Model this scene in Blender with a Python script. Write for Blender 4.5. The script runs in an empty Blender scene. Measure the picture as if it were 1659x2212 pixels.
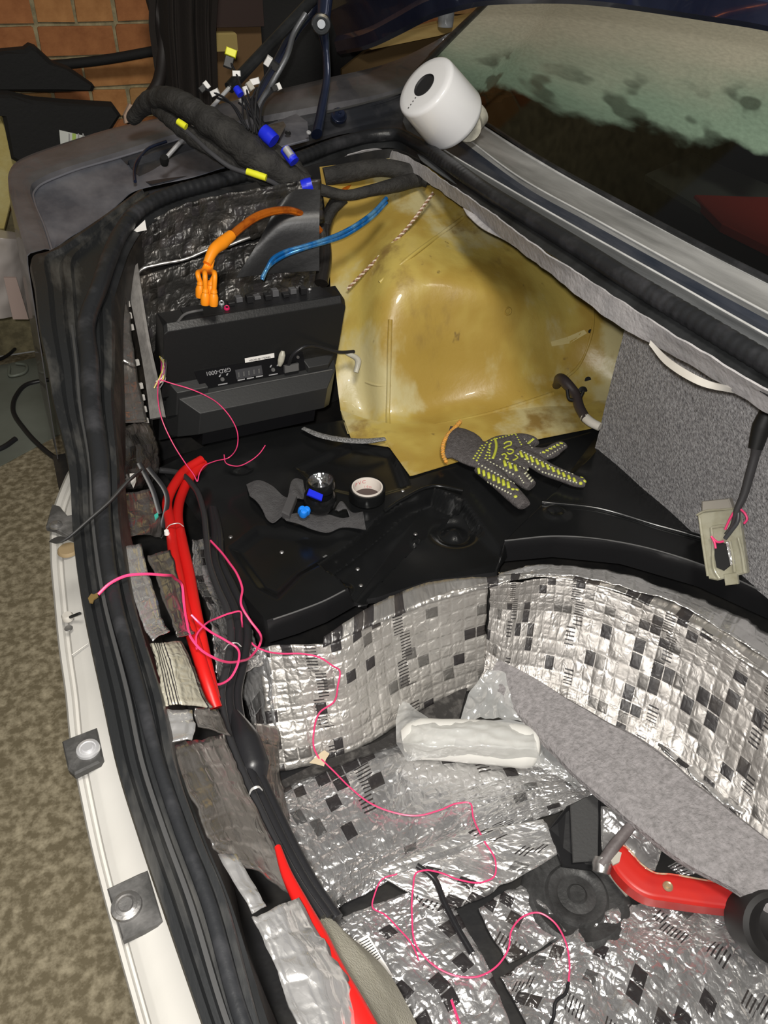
import bpy, bmesh, math, random
import numpy as np
from mathutils import Vector, Matrix, noise
from mathutils.bvhtree import BVHTree
random.seed(7)
C = bpy.context.scene.collection
# ---------------------------------------------------------------- camera, world, lights, exposure
FPX = 1660.0; PHI = math.radians(88); TH = math.radians(38.7); HC = 1.55
aZ = np.array([math.cos(TH)*math.cos(PHI), math.cos(TH)*math.sin(PHI), math.sin(TH)])
aY = np.array([-947, 1367, -1660.]); aY -= aZ*(aY@aZ); aY /= np.linalg.norm(aY)
aX = np.cross(aY, aZ)
cam = bpy.data.cameras.new('camera'); camo = bpy.data.objects.new('camera', cam); C.objects.link(camo)
Rm = Matrix((tuple(aX), tuple(aY), tuple(aZ)))          # rows: world axes in camera space = camera->world
camo.matrix_world = Matrix.Translation((0, 0, HC)) @ Rm.to_4x4()
cam.sensor_fit = 'VERTICAL'; cam.sensor_height = 24; cam.lens = 24*FPX/2212; cam.clip_start = .02
bpy.context.scene.camera = camo
sc = bpy.context.scene
sc.view_settings.view_transform = 'Standard'; sc.view_settings.look = 'None'
sc.view_settings.exposure = 0.08; sc.view_settings.gamma = 1; sc.view_settings.use_curve_mapping = False
w = bpy.data.worlds.new('world'); sc.world = w; w.use_nodes = True
w.node_tree.nodes['Background'].inputs[0].default_value = (.80, .78, .74, 1)
w.node_tree.nodes['Background'].inputs[1].default_value = .10
def lamp(name, loc, tgt, size, power, col):
    l = bpy.data.lights.new(name, 'AREA'); l.size = size; l.energy = power; l.color = col; l.shape = 'DISK'
    o = bpy.data.objects.new(name, l); C.objects.link(o); o.location = loc
    o.rotation_euler = (Vector(tgt)-Vector(loc)).to_track_quat('-Z', 'Y').to_euler(); return o
lamp('phone_flash', (-.03, -.02, 1.60), (.45, 1.0, .6), .03, 17, (1, .97, .93))
lamp('garage_lamp', (.1, -.3, 3.0), (.6, 1.6, .7), .5, 44, (1, .95, .86))

# ---------------------------------------------------------------- pixel -> place on a real surface
def ray(px, py):
    c = np.array([(px-829.5)/FPX, (1106-py)/FPX, -1.]); return np.array([c@aX, c@aY, c@aZ])
def Z(px, py, h): r = ray(px, py); return Vector(r*((h-HC)/r[2])+[0, 0, HC])
def YP(px, py, y): r = ray(px, py); return Vector(r*(y/r[1])+[0, 0, HC])
def XP(px, py, x): r = ray(px, py); return Vector(r*(x/r[0])+[0, 0, HC])
def D(px, py, t): return Vector(ray(px, py)*t+[0, 0, HC])
def PL(px, py, p0, n):
    r = Vector(ray(px, py)); o = Vector((0, 0, HC)); return o + r*((p0-o).dot(n)/r.dot(n))
def LZ(pts, z=None): return [Z(p[0], p[1], p[2] if len(p) > 2 else z) for p in pts]
def LY(pts, y=None): return [YP(p[0], p[1], p[2] if len(p) > 2 else y) for p in pts]
def LX(pts, x=None): return [XP(p[0], p[1], p[2] if len(p) > 2 else x) for p in pts]
def LD(pts): return [D(*p) for p in pts]
# ---------------------------------------------------------------- materials
def nd(nt, t, **k):
    n = nt.nodes.new(t)
    for a, b in k.items():
        if a in n.inputs: n.inputs[a].default_value = b
        else: setattr(n, a, b)
    return n
MC = {}
def M(name, col=(.5,.5,.5), rough=.5, metal=0., var=0., scale=20, bump=0., bscale=80, col2=None, coat=0., trans=0., alpha=1., spec=.5, thr=None, sub=0., det=4, stretch=None, ior=1.45, emit=None):
    if name in MC: return MC[name]
    m = bpy.data.materials.new(name); m.use_nodes = True; nt = m.node_tree
    b = nt.nodes['Principled BSDF']; L = nt.links.new
    b.inputs['Base Color'].default_value = (*col, 1); b.inputs['Roughness'].default_value = rough
    b.inputs['Metallic'].default_value = metal; b.inputs['Coat Weight'].default_value = coat
    b.inputs['Transmission Weight'].default_value = trans; b.inputs['Alpha'].default_value = alpha
    b.inputs['Specular IOR Level'].default_value = spec; b.inputs['IOR'].default_value = ior
    if emit: b.inputs['Emission Color'].default_value = (*emit[:3], 1); b.inputs['Emission Strength'].default_value = emit[3]
    tc = nd(nt, 'ShaderNodeTexCoord'); src = tc.outputs['Object']
    if stretch:
        mp = nd(nt, 'ShaderNodeMapping'); mp.inputs['Scale'].default_value = stretch; L(src, mp.inputs[0]); src = mp.outputs[0]
    if col2 is not None or var:
        n = nd(nt, 'ShaderNodeTexNoise', Scale=scale, Detail=det, Roughness=.6); L(src, n.inputs['Vector'])
        r = nd(nt, 'ShaderNodeValToRGB'); L(n.outputs[0], r.inputs[0])
        a, z_ = thr or (.35, .65)
        c2 = col2 or tuple(min(1, c*(1+var)) for c in col); c1 = col if col2 else tuple(c*(1-var) for c in col)
        r.color_ramp.elements[0].position = a; r.color_ramp.elements[0].color = (*c1, 1)
        r.color_ramp.elements[1].position = z_; r.color_ramp.elements[1].color = (*c2, 1)
        L(r.outputs[0], b.inputs['Base Color'])
    if bump:
        n2 = nd(nt, 'ShaderNodeTexNoise', Scale=bscale, Detail=3); L(src, n2.inputs['Vector'])
        bp = nd(nt, 'ShaderNodeBump', Strength=bump, Distance=.004); L(n2.outputs[0], bp.inputs['Height']); L(bp.outputs[0], b.inputs['Normal'])
    MC[name] = m; return m
def foil_mat(name, base=(.74,.72,.70), black=.925, rough=.25, tile=.023, dirt=0., cluster=.3, metal=.8, stripes=True, bump=.5, crk=1., bandw=.055):
    if name in MC: return MC[name]
    m = bpy.data.materials.new(name); m.use_nodes = True; nt = m.node_tree; L = nt.links.new
    b = nt.nodes['Principled BSDF']; b.inputs['Metallic'].default_value = metal
    uv = nd(nt, 'ShaderNodeUVMap')
    sc_ = nd(nt, 'ShaderNodeVectorMath', operation='SCALE'); sc_.inputs['Scale'].default_value = 1/tile; L(uv.outputs[0], sc_.inputs[0])
    fl = nd(nt, 'ShaderNodeVectorMath', operation='FLOOR'); L(sc_.outputs[0], fl.inputs[0])
    wn = nd(nt, 'ShaderNodeTexWhiteNoise', noise_dimensions='2D'); L(fl.outputs[0], wn.inputs['Vector'])
    cl = nd(nt, 'ShaderNodeTexNoise', Scale=.16, Detail=0); L(fl.outputs[0], cl.inputs['Vector'])
    def math_(op, a, b_=None, c=None):
        n = nd(nt, 'ShaderNodeMath', operation=op)
        for i, v in enumerate((a, b_, c)):
            if v is None: continue
            if isinstance(v, (int, float)): n.inputs[i].default_value = v
            else: L(v, n.inputs[i])
        return n.outputs[0]
    add = math_('MULTIPLY', math_('MAXIMUM', math_('SUBTRACT', cl.outputs[0], .52), 0.), cluster*5)
    val = math_('ADD', wn.outputs[0], add)
    blk = math_('GREATER_THAN', val, black)
    mid = math_('GREATER_THAN', val, black-.07)
    # cell frame for pillow + gap between squares
    fr = nd(nt, 'ShaderNodeVectorMath', operation='FRACTION'); L(sc_.outputs[0], fr.inputs[0])
    sx = nd(nt, 'ShaderNodeSeparateXYZ'); L(fr.outputs[0], sx.inputs[0])
    def edge(o):
        return math_('MULTIPLY', math_('SUBTRACT', .5, math_('ABSOLUTE', math_('SUBTRACT', o, .5))), 2.)
    e = math_('MINIMUM', edge(sx.outputs[0]), edge(sx.outputs[1]))
    inn = math_('GREATER_THAN', e, .08)
    blk = math_('MULTIPLY', blk, inn); mid = math_('MULTIPLY', mid, inn)
    # printed dashes in a band
    suv = nd(nt, 'ShaderNodeSeparateXYZ'); L(uv.outputs[0], suv.inputs[0])
    wav = math_('SINE', math_('MULTIPLY', suv.outputs[1], 60.))
    uu = math_('ADD', suv.outputs[0], math_('MULTIPLY', math_('SIGN', wav), .006))
    band = math_('LESS_THAN', math_('ABSOLUTE', math_('SUBTRACT', math_('FRACT', math_('MULTIPLY', uu, 1/.19)), .5)), bandw)
    dash = math_('LESS_THAN', math_('FRACT', math_('MULTIPLY', suv.outputs[1], 1/.0062)), .38)
    dn = nd(nt, 'ShaderNodeTexWhiteNoise', noise_dimensions='1D'); L(math_('FLOOR', math_('MULTIPLY', suv.outputs[1], 1/.031)), dn.inputs['W'])
    st = math_('MULTIPLY', math_('MULTIPLY', band, dash), math_('GREATER_THAN', dn.outputs[0], .3))
    tot = math_('MAXIMUM', blk, st) if stripes else blk
    mx = nd(nt, 'ShaderNodeMix', data_type='RGBA'); L(mid, mx.inputs['Factor'])
    mx.inputs[6].default_value = (*base, 1); mx.inputs[7].default_value = (*[c*.42 for c in base], 1)
    mx2 = nd(nt, 'ShaderNodeMix', data_type='RGBA'); L(tot, mx2.inputs['Factor']); L(mx.outputs[2], mx2.inputs[6]); mx2.inputs[7].default_value = (.035,.032,.033,1)
    dnz = nd(nt, 'ShaderNodeTexNoise', Scale=14, Detail=5); L(uv.outputs[0], dnz.inputs['Vector'])
    dr = nd(nt, 'ShaderNodeMapRange'); dr.inputs[1].default_value = .5; dr.inputs[2].default_value = .75; dr.inputs[4].default_value = dirt; L(dnz.outputs[0], dr.inputs[0])
    mx3 = nd(nt, 'ShaderNodeMix', data_type='RGBA'); L(dr.outputs[0], mx3.inputs['Factor']); L(mx2.outputs[2], mx3.inputs[6]); mx3.inputs[7].default_value = (.16,.13,.10,1)
    L(mx3.outputs[2], b.inputs['Base Color'])
    L(math_('MULTIPLY', metal, math_('SUBTRACT', 1., math_('MULTIPLY', tot, .9))), b.inputs['Metallic'])
    rn = nd(nt, 'ShaderNodeTexNoise', Scale=35, Detail=2); L(uv.outputs[0], rn.inputs['Vector'])
    rr = nd(nt, 'ShaderNodeMapRange'); rr.inputs[1].default_value = .3; rr.inputs[2].default_value = .7; rr.inputs[3].default_value = rough-.07; rr.inputs[4].default_value = rough+.15; L(rn.outputs[0], rr.inputs[0])
    L(rr.outputs[0], b.inputs['Roughness'])
    # relief: pillow + creases
    pil = nd(nt, 'ShaderNodeMapRange', interpolation_type='SMOOTHSTEP'); pil.inputs[2].default_value = .45; L(e, pil.inputs[0])
    vn = nd(nt, 'ShaderNodeTexNoise', Scale=30, Detail=2); L(uv.outputs[0], vn.inputs['Vector'])
    va = nd(nt, 'ShaderNodeVectorMath', operation='MULTIPLY_ADD'); va.inputs[1].default_value = (.05,.05,.05); L(vn.outputs[1], va.inputs[0]); L(uv.outputs[0], va.inputs[2])
    vo = nd(nt, 'ShaderNodeTexVoronoi', feature='DISTANCE_TO_EDGE', Scale=55); L(va.outputs[0], vo.inputs['Vector'])
    nn = nd(nt, 'ShaderNodeTexNoise', Scale=120, Detail=3); L(uv.outputs[0], nn.inputs['Vector'])
    h = math_('ADD', math_('MULTIPLY', pil.outputs[0], .35), math_('ADD', math_('MULTIPLY', math_('MINIMUM', vo.outputs[0], .35), 1.6*crk), math_('MULTIPLY', nn.outputs[0], .5*crk)))
    bp = nd(nt, 'ShaderNodeBump', Strength=bump, Distance=.003); L(h, bp.inputs['Height']); L(bp.outputs[0], b.inputs['Normal'])
    MC[name] = m; return m
# ---------------------------------------------------------------- object helpers
OFF = {}
def off(p): return OFF.get(p, Vector((0, 0, 0))) if p else Vector((0, 0, 0))
def tag(o, label=None, cat=None, group=None, kind=None):
    for k, v in (('label', label), ('category', cat), ('group', group), ('kind', kind)):
        if v: o[k] = v
    return o
def thing(name, label, cat, loc=(0, 0, 0), group=None, kind=None):
    o = bpy.data.objects.new(name, None); C.objects.link(o); o.empty_display_size = .02
    o.location = loc; OFF[o] = Vector(loc); return tag(o, label, cat, group, kind)
def mo(name, V, F, mat, parent=None, smooth=True, uv=None, auto=None):
    V = [Vector(v) for v in V]
    if parent is None:
        c = sum(V, Vector())/len(V); o0 = Vector((c.x, c.y, min(v.z for v in V)))
    else: o0 = off(parent)
    me = bpy.data.meshes.new(name); me.from_pydata([tuple(v-o0) for v in V], [], F); me.update()
    if uv is not None:
        l = me.uv_layers.new(name='UVMap')
        for lp in me.loops: l.data[lp.index].uv = uv[lp.vertex_index]
    if mat: me.materials.append(mat)
    if smooth: me.polygons.foreach_set('use_smooth', [True]*len(me.polygons))
    o = bpy.data.objects.new(name, me); C.objects.link(o)
    if parent: o.parent = parent; OFF[o] = off(parent)
    else: o.location = o0; OFF[o] = o0
    if auto:
        md = o.modifiers.new('edge', 'EDGE_SPLIT'); md.split_angle = math.radians(auto)
    return o
def resample(P, n, by_index=False, lin=False):
    P = [Vector(p) for p in P]
    if len(P) == 1: return [P[0].copy() for _ in range(n)]
    if by_index: ts = [i for i in range(len(P))]
    else:
        ts = [0.]
        for a, b in zip(P, P[1:]): ts.append(ts[-1]+max((b-a).length, 1e-6))
    out = []; k = 0
    for i in range(n):
        t = ts[-1]*i/(n-1)
        while k < len(P)-2 and t > ts[k+1]: k += 1
        u = (t-ts[k])/(ts[k+1]-ts[k]); p1, p2 = P[k], P[k+1]
        if lin: out.append(p1.lerp(p2, u)); continue
        p0 = P[k-1] if k > 0 else p1*2-p2; p3 = P[k+2] if k+2 < len(P) else p2*2-p1
        if not by_index:
            d1 = ts[k+1]-ts[k]; d0 = (ts[k]-ts[k-1]) if k > 0 else d1; d2 = (ts[k+2]-ts[k+1]) if k+2 < len(P) else d1
            m1 = ((p2-p1)/d1*d0+(p1-p0)/d0*d1)/(d0+d1)*d1; m2 = ((p3-p2)/d2*d1+(p2-p1)/d1*d2)/(d1+d2)*d1
        else: m1 = (p2-p0)/2; m2 = (p3-p1)/2
        u2, u3 = u*u, u*u*u
        out.append(p1*(2*u3-3*u2+1)+m1*(u3-2*u2+u)+p2*(-2*u3+3*u2)+m2*(u3-u2))
    return out
def grid_from(lines, n, m, lin_across=False, by_index=None, lin=False):
    bi = (len(set(len(l) for l in lines)) == 1) if by_index is None else by_index
    rows = [resample(l, n, bi, lin) for l in lines]
    cols = [resample([r[i] for r in rows], m, True, lin_across) for i in range(n)]
    return [[cols[i][j] for i in range(n)] for j in range(m)]       # m rows of n
def grid_mesh(G):
    n = len(G[0]); V = [p for r in G for p in r]
    F = [(j*n+i, j*n+i+1, (j+1)*n+i+1, (j+1)*n+i) for j in range(len(G)-1) for i in range(n-1)]
    return V, F
def face_cam(V, F):
    # consistent winding so that the first face looks at the viewer's side
    a, b, c = V[F[len(F)//2][0]], V[F[len(F)//2][1]], V[F[len(F)//2][2]]
    nrm = (b-a).cross(c-a)
    return F if nrm.dot(Vector((0, 0, HC))-a) > 0 else [f[::-1] for f in F]
def sheet(name, lines, mat, parent=None, n=40, m=12, thick=.003, lin=True, fn=None, by_index=None, linlen=False, smooth=True, auto=35):
    G = grid_from(lines, n, m, lin, by_index, linlen)
    if fn: G = [[fn(p, i/(n-1), j/(m-1)) for i, p in enumerate(r)] for j, r in enumerate(G)]
    V, F = grid_mesh(G); F = face_cam(V, F)
    o = mo(name, V, F, mat, parent, smooth)
    if thick:
        s = o.modifiers.new('thick', 'SOLIDIFY'); s.thickness = thick; s.offset = -1
    if auto:
        md = o.modifiers.new('edge', 'EDGE_SPLIT'); md.split_angle = math.radians(auto)
    return o
def fbm(p, s, o=3):
    v = 0; a = 1
    for _ in range(o):
        v += a*noise.noise(p*s); s *= 2.1; a *= .5
    return v
def foil(lines, mat, parent=None, name='foil_sheet', label=None, amp=.003, ns=18, step=.006, tile=.023, pil=.0012, thick=.002, seed=0, rot=0., rag=.003, by_index=None, wr=1.):
    L0 = resample(lines[len(lines)//2], 60); ln = sum((b-a).length for a, b in zip(L0, L0[1:]))
    Wd = resample([l[len(l)//2] for l in lines], 30); wd = sum((b-a).length for a, b in zip(Wd, Wd[1:]))
    n = max(8, int(ln/step)); m = max(6, int(wd/step))
    G = grid_from(lines, n, m, True, by_index)
    sv = Vector((seed*3.1, seed*1.7, seed*.9)); ca, sa = math.cos(rot), math.sin(rot)
    uv = []; H = [[p.copy() for p in r] for r in G]
    for j in range(m):
        for i in range(n):
            p = G[j][i]
            du = G[j][min(i+1, n-1)]-G[j][max(i-1, 0)]; dv = G[min(j+1, m-1)][i]-G[max(j-1, 0)][i]
            nr = du.cross(dv); nr = nr.normalized() if nr.length > 1e-9 else Vector((0, 0, 1))
            if nr.dot(Vector((0, 0, HC))-p) < 0: nr = -nr
            u, v = i/(n-1)*ln, j/(m-1)*wd
            uu, vv = u*ca-v*sa+seed*.37, u*sa+v*ca+seed*.21
            uv.append((uu, vv))
            q = Vector((u, v, 0))+sv
            cr = 1-abs(noise.noise(Vector((u*28, v*9, seed))+Vector((noise.noise(q*20), 0, 0))))*2
            h = amp*(fbm(q, ns)*1.0 + max(0, cr-.75)*1.6*wr)
            fx, fy = (uu/tile) % 1, (vv/tile) % 1
            e = min(min(fx, 1-fx), min(fy, 1-fy))*2
            msk = .5+.5*noise.noise(q*9)
            h += pil*min(1, e*2.2)*max(0, msk)
            np_ = p+nr*h
            if i in (0, n-1) or j in (0, m-1):
                inn = (G[m//2][n//2]-p).normalized(); np_ += inn*(noise.noise(q*40)*rag+noise.noise(q*12)*rag)
            H[j][i] = np_
    V, F = grid_mesh(H); F = face_cam(V, F)
    o = mo(name, V, F, mat, parent, True, uv)
    s = o.modifiers.new('thick', 'SOLIDIFY'); s.thickness = thick; s.offset = -1
    if label: tag(o, label, 'foil sheet', 'foil insulation sheets')
    return o
def frames(P):
    T = [(P[min(i+1, len(P)-1)]-P[max(i-1, 0)]).normalized() for i in range(len(P))]
    up = Vector((0, 0, 1)) if abs(T[0].z) < .9 else Vector((1, 0, 0))
    N = [(up-T[0]*up.dot(T[0])).normalized()]
    for i in range(1, len(P)):
        v = N[-1]-T[i]*N[-1].dot(T[i]); N.append(v.normalized() if v.length > 1e-6 else N[-1])
    return T, N
def tube_geo(P, r, seg=10, res=None, cap=True, rfn=None, flat=1., upv=None, lin=False):
    P = [Vector(p) for p in P]; rl = r if isinstance(r, (list, tuple)) else None
    n = res or max(4, len(P)*7)
    if rl: R = [v.x for v in resample([Vector((x, 0, 0)) for x in rl], n, len(rl) == len(P) and False)]
    S = resample(P, n, False, lin)
    if rl:
        # radius by arc length of control points
        ts = [0.]
        for a, b in zip(P, P[1:]): ts.append(ts[-1]+(b-a).length)
        R = []
        for i in range(n):
            t = ts[-1]*i/(n-1); R.append(float(np.interp(t, ts, rl)))
    else: R = [r]*n
    if rfn: R = [R[i]*rfn(i/(n-1), i) for i in range(n)]
    T, N = frames(S); V = []; F = []
    for i in range(n):
        nn = N[i]; 
        if upv is not None:
            u = Vector(upv); nn = (u-T[i]*u.dot(T[i])).normalized()
        bb = T[i].cross(nn)
        for k in range(seg):
            a = 2*math.pi*k/seg; V.append(S[i]+(nn*math.cos(a)*flat+bb*math.sin(a))*R[i])
    for i in range(n-1):
        for k in range(seg):
            k2 = (k+1) % seg; F.append((i*seg+k, i*seg+k2, (i+1)*seg+k2, (i+1)*seg+k))
    if cap: F.append(tuple(range(seg))[::-1]); F.append(tuple((n-1)*seg+k for k in range(seg)))
    return V, F
def tube(name, P, r, mat, parent=None, label=None, cat=None, group=None, **k):
    V, F = tube_geo(P, r, **k); o = mo(name, V, F, mat, parent)
    md = o.modifiers.new('edge', 'EDGE_SPLIT'); md.split_angle = math.radians(50)
    return tag(o, label, cat, group)
def join(parts):
    V = []; F = []
    for v, f in parts:
        b = len(V); V += [Vector(x) for x in v]; F += [tuple(i+b for i in q) for q in f]
    return V, F
def prism(poly, nrm, h, bev=0.):
    """poly: 3D points of the top outline; extruded by -nrm*h; optional small chamfer"""
    nrm = Vector(nrm).normalized(); P = [Vector(p) for p in poly]; n = len(P)
    a = sum(((P[i]-P[0]).cross(P[(i+1) % n]-P[0]) for i in range(n)), Vector())
    if a.dot(nrm) < 0: P = P[::-1]
    rings = []
    if bev:
        c = sum(P, Vector())/n; rings.append([p+(c-p).normalized()*bev for p in P]); rings.append([p-nrm*bev for p in P])
    else: rings.append(P)
    rings.append([p-nrm*h for p in P]); V = [p for r in rings for p in r]; F = [tuple(range(n))]
    for k in range(len(rings)-1):
        for i in range(n):
            j = (i+1) % n; F.append((k*n+i, (k+1)*n+i, (k+1)*n+j, k*n+j))
    F.append(tuple((len(rings)-1)*n+i for i in range(n))[::-1]); return V, F
def slab(name, poly, nrm, h, mat, parent=None, bev=0., smooth=False):
    V, F = prism(poly, nrm, h, bev); return mo(name, V, F, mat, parent, smooth)
def box_geo(o, ax, ay, az, bev=0.):
    """corner o and three edge vectors"""
    o, ax, ay, az = map(Vector, (o, ax, ay, az))
    if ax.cross(ay).dot(az) < 0: ax, ay = ay, ax
    return prism([o+az, o+az+ax, o+az+ax+ay, o+az+ay], az, az.length, bev)
def box(name, o, ax, ay, az, mat, parent=None, bev=.002):
    V, F = box_geo(o, ax, ay, az, bev); return mo(name, V, F, mat, parent, False)
def lathe_geo(prof, c, axis, seg=32, xdir=None):
    axis = Vector(axis).normalized(); x = Vector(xdir) if xdir else axis.orthogonal(); x = (x-axis*x.dot(axis)).normalized(); y = axis.cross(x); c = Vector(c)
    V = []; F = []
    for r, h in prof:
        for k in range(seg):
            a = 2*math.pi*k/seg; V.append(c+axis*h+(x*math.cos(a)+y*math.sin(a))*r)
    for i in range(len(prof)-1):
        for k in range(seg):
            k2 = (k+1) % seg; F.append((i*seg+k, i*seg+k2, (i+1)*seg+k2, (i+1)*seg+k))
    if prof[0][0] > 1e-5: pass
    return V, F
def lathe(name, prof, c, axis, mat, parent=None, seg=32, **k):
    V, F = lathe_geo(prof, c, axis, seg, **k); o = mo(name, V, F, mat, parent)
    md = o.modifiers.new('edge', 'EDGE_SPLIT'); md.split_angle = math.radians(40); return o
def text(name, s, loc, xdir, nrm, size, mat, parent=None, ext=.0003):
    cu = bpy.data.curves.new(name, 'FONT'); cu.body = s; cu.size = size; cu.extrude = ext; cu.align_x = 'CENTER'; cu.align_y = 'CENTER'
    cu.materials.append(mat)
    o = bpy.data.objects.new(name, cu); C.objects.link(o)
    x = Vector(xdir).normalized(); z = Vector(nrm).normalized(); x = (x-z*x.dot(z)).normalized(); y = z.cross(x)
    mt = Matrix((x, y, z)).transposed().to_4x4(); mt.translation = Vector(loc)-off(parent)
    o.matrix_world = mt
    if parent: o.parent = parent
    bpy.context.view_layer.update(); me = bpy.data.meshes.new_from_object(o.evaluated_get(bpy.context.evaluated_depsgraph_get()))
    q = bpy.data.objects.new(name, me); C.objects.link(q); q.parent = parent; q.matrix_local = mt; bpy.data.objects.remove(o); return q
def bolt(name, c, axis, r, mat, parent, mat2=None):
    o = lathe(name, [(0.0001, r*.55), (r*.45, r*.55), (r*.55, r*.35), (r*.6, r*.25), (r*.95, r*.22), (r, r*.1), (r, -r*.3)], c, axis, mat, parent, seg=20); return o
def ext(P, d=.45): return list(P)+[P[-1]+(P[-1]-P[-2]).normalized()*d]
# ---------------------------------------------------------------- material set
blackpaint = M('black_paint', (.020,.021,.022), .33, var=.5, scale=9, bump=.15, bscale=40)
dustblack = M('dusty_black_paint', (.017,.018,.019), .38, col2=(.075,.073,.068), scale=7, thr=(.5,.72), bump=.2, bscale=60, stretch=(3,.8,3))
navy = M('navy_paint', (.012,.018,.045), .28, metal=.3, col2=(.035,.045,.085), scale=6, thr=(.4,.75), coat=.4, bump=.05)
navydust = M('dusty_navy_paint', (.10,.108,.135), .42, metal=.2, col2=(.25,.25,.28), scale=5, thr=(.35,.7), bump=.08, stretch=(2,1,4))
rubber = M('black_rubber', (.018,.019,.021), .38, col2=(.055,.055,.06), scale=12, thr=(.5,.75), bump=.15, bscale=120)
rubberd = M('dusty_rubber', (.045,.045,.045), .6, col2=(.14,.135,.13), scale=9, thr=(.45,.8), bump=.2, bscale=90)
white = M('white_paint', (.50,.485,.45), .38, col2=(.60,.585,.55), scale=3, thr=(.3,.7), bump=.05)
whitedirt = M('dirty_white_paint', (.40,.37,.32), .55, col2=(.62,.60,.56), scale=6, thr=(.3,.6))
yellowm = None
abs_ = M('black_plastic', (.006,.0062,.0065), .2, bump=.06, bscale=20, col2=(.010,.0105,.011), scale=3)
absm = M('black_plastic_matt', (.013,.013,.014), .38, bump=.1, bscale=60)
carpet = M('grey_carpet', (.21,.205,.21), .95, col2=(.50,.49,.495), scale=170, thr=(.35,.68), bump=1., bscale=260, spec=.15)
felt = M('grey_felt', (.20,.19,.19), .95, col2=(.34,.32,.325), scale=110, thr=(.3,.7), bump=.9, bscale=180, spec=.1)
redc = M('red_cable_jacket', (.60,.012,.010), .38, bump=.05)
pink = M('pink_wire_jacket', (.85,.06,.20), .35)
blackc = M('black_cable_jacket', (.018,.018,.02), .35, bump=.1)
orange = M('orange_cable_jacket', (.95,.30,.01), .42)
copper = M('clear_orange_jacket', (.85,.22,.02), .22, metal=.6, col2=(.35,.05,.01), scale=30, thr=(.45,.7))
bluec = M('clear_blue_jacket', (.01,.16,.50), .2, metal=.5, col2=(.25,.55,.75), scale=30, thr=(.45,.8))
tapeb = M('black_cloth_tape', (.018,.017,.016), .8, col2=(.042,.040,.037), scale=22, bump=1., bscale=120)
blue = M('blue_plastic', (.015,.03,.75), .35)
blue2 = M('light_blue_plastic', (.01,.22,.85), .4)
yel = M('yellow_tape', (.85,.85,.03), .45)
whp = M('white_plastic', (.85,.84,.82), .35)
chrome = M('chrome', (.9,.9,.92), .3, metal=.65)
steel = M('dull_steel', (.45,.44,.43), .4, metal=.9, var=.3, scale=30, bump=.2)
red = M('red_paint', (.55,.022,.015), .38, col2=(.42,.02,.02), scale=8, thr=(.4,.6))
paper = M('white_paper', (.85,.83,.8), .8)
black = M('flat_black', (.01,.01,.01), .6)
F_bright = foil_mat('foil_bright', (.84,.83,.82), .985, .24, dirt=.1)
F_floor = foil_mat('foil_floor', (.68,.675,.675), .945, .22, dirt=.25, bump=.7)
F_wall = foil_mat('foil_wall', (.60,.575,.54), .955, .36, dirt=.15, bump=.8, crk=.5, metal=.72)
F_plain = foil_mat('foil_plain', (.74,.73,.72), 9., .17, stripes=False, metal=.78, bump=.6, crk=.35)
F_shade = foil_mat('foil_shaded', (.075,.072,.068), .86, .32, dirt=.4, stripes=False, metal=.6)  # foil in shadow: the shade is put into a near-black base
# ================================================================ SETTING
# concrete ground
gm = M('concrete', (.17,.14,.085), .75, col2=(.46,.40,.28), scale=48, thr=(.42,.72), bump=.35, bscale=90, det=8)
mo('floor', [(-3,-2,0),(5,-2,0),(5,3.3,0),(-3,3.3,0),(-3,-2,-.1),(5,-2,-.1),(5,3.3,-.1),(-3,3.3,-.1)], [(0,1,2,3),(4,7,6,5),(0,4,5,1),(1,5,6,2),(2,6,7,3),(3,7,4,0)], gm, None, False)['kind'] = 'structure'
mort = M('mortar', (.30,.26,.15), .9, var=.3, scale=30, bump=.6, bscale=50)
wall = box('wall_back', (-3, 3.312, 0), (8, 0, 0), (0, .25, 0), (0, 0, 2.7), mort, None, 0); wall['kind'] = 'structure'; 
bmA = [M('brick_%s' % k, c, .85, col2=c2, scale=18, thr=(.3,.75), bump=.6, bscale=50) for k, c, c2 in (('orange',(.34,.145,.045),(.50,.24,.085)),('red',(.29,.105,.035),(.42,.17,.06)),('ochre',(.33,.17,.055),(.45,.25,.10)))]
bmesh_cache = {}
def brick_mesh(wd, k):
    key = (wd, k)
    if key not in bmesh_cache:
        rnd = random.Random(hash(key) & 255); V, F = box_geo((0,-.012,0), (wd,0,0), (0,.06,0), (0,0,.088), .005)
        V = [v+Vector((rnd.uniform(-.003,.003), rnd.uniform(-.002,.002), rnd.uniform(-.003,.003))) for v in V]
        me = bpy.data.meshes.new('brick'); me.from_pydata([tuple(v) for v in V], [], F); me.materials.append(bmA[k % 3]); bmesh_cache[key] = me
    return bmesh_cache[key]
for row in range(6, 17):
    x = -.75 - (row % 2)*.13; zz = row*.1-.02; i = 0
    while x < 2.1:
        wd = .25 if (row % 3) else .12
        b = bpy.data.objects.new('brick', brick_mesh(wd, random.randrange(9))); C.objects.link(b); b.parent = wall
        b.location = Vector((x, 3.312, zz))-OFF[wall]; x += wd+.012
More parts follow.
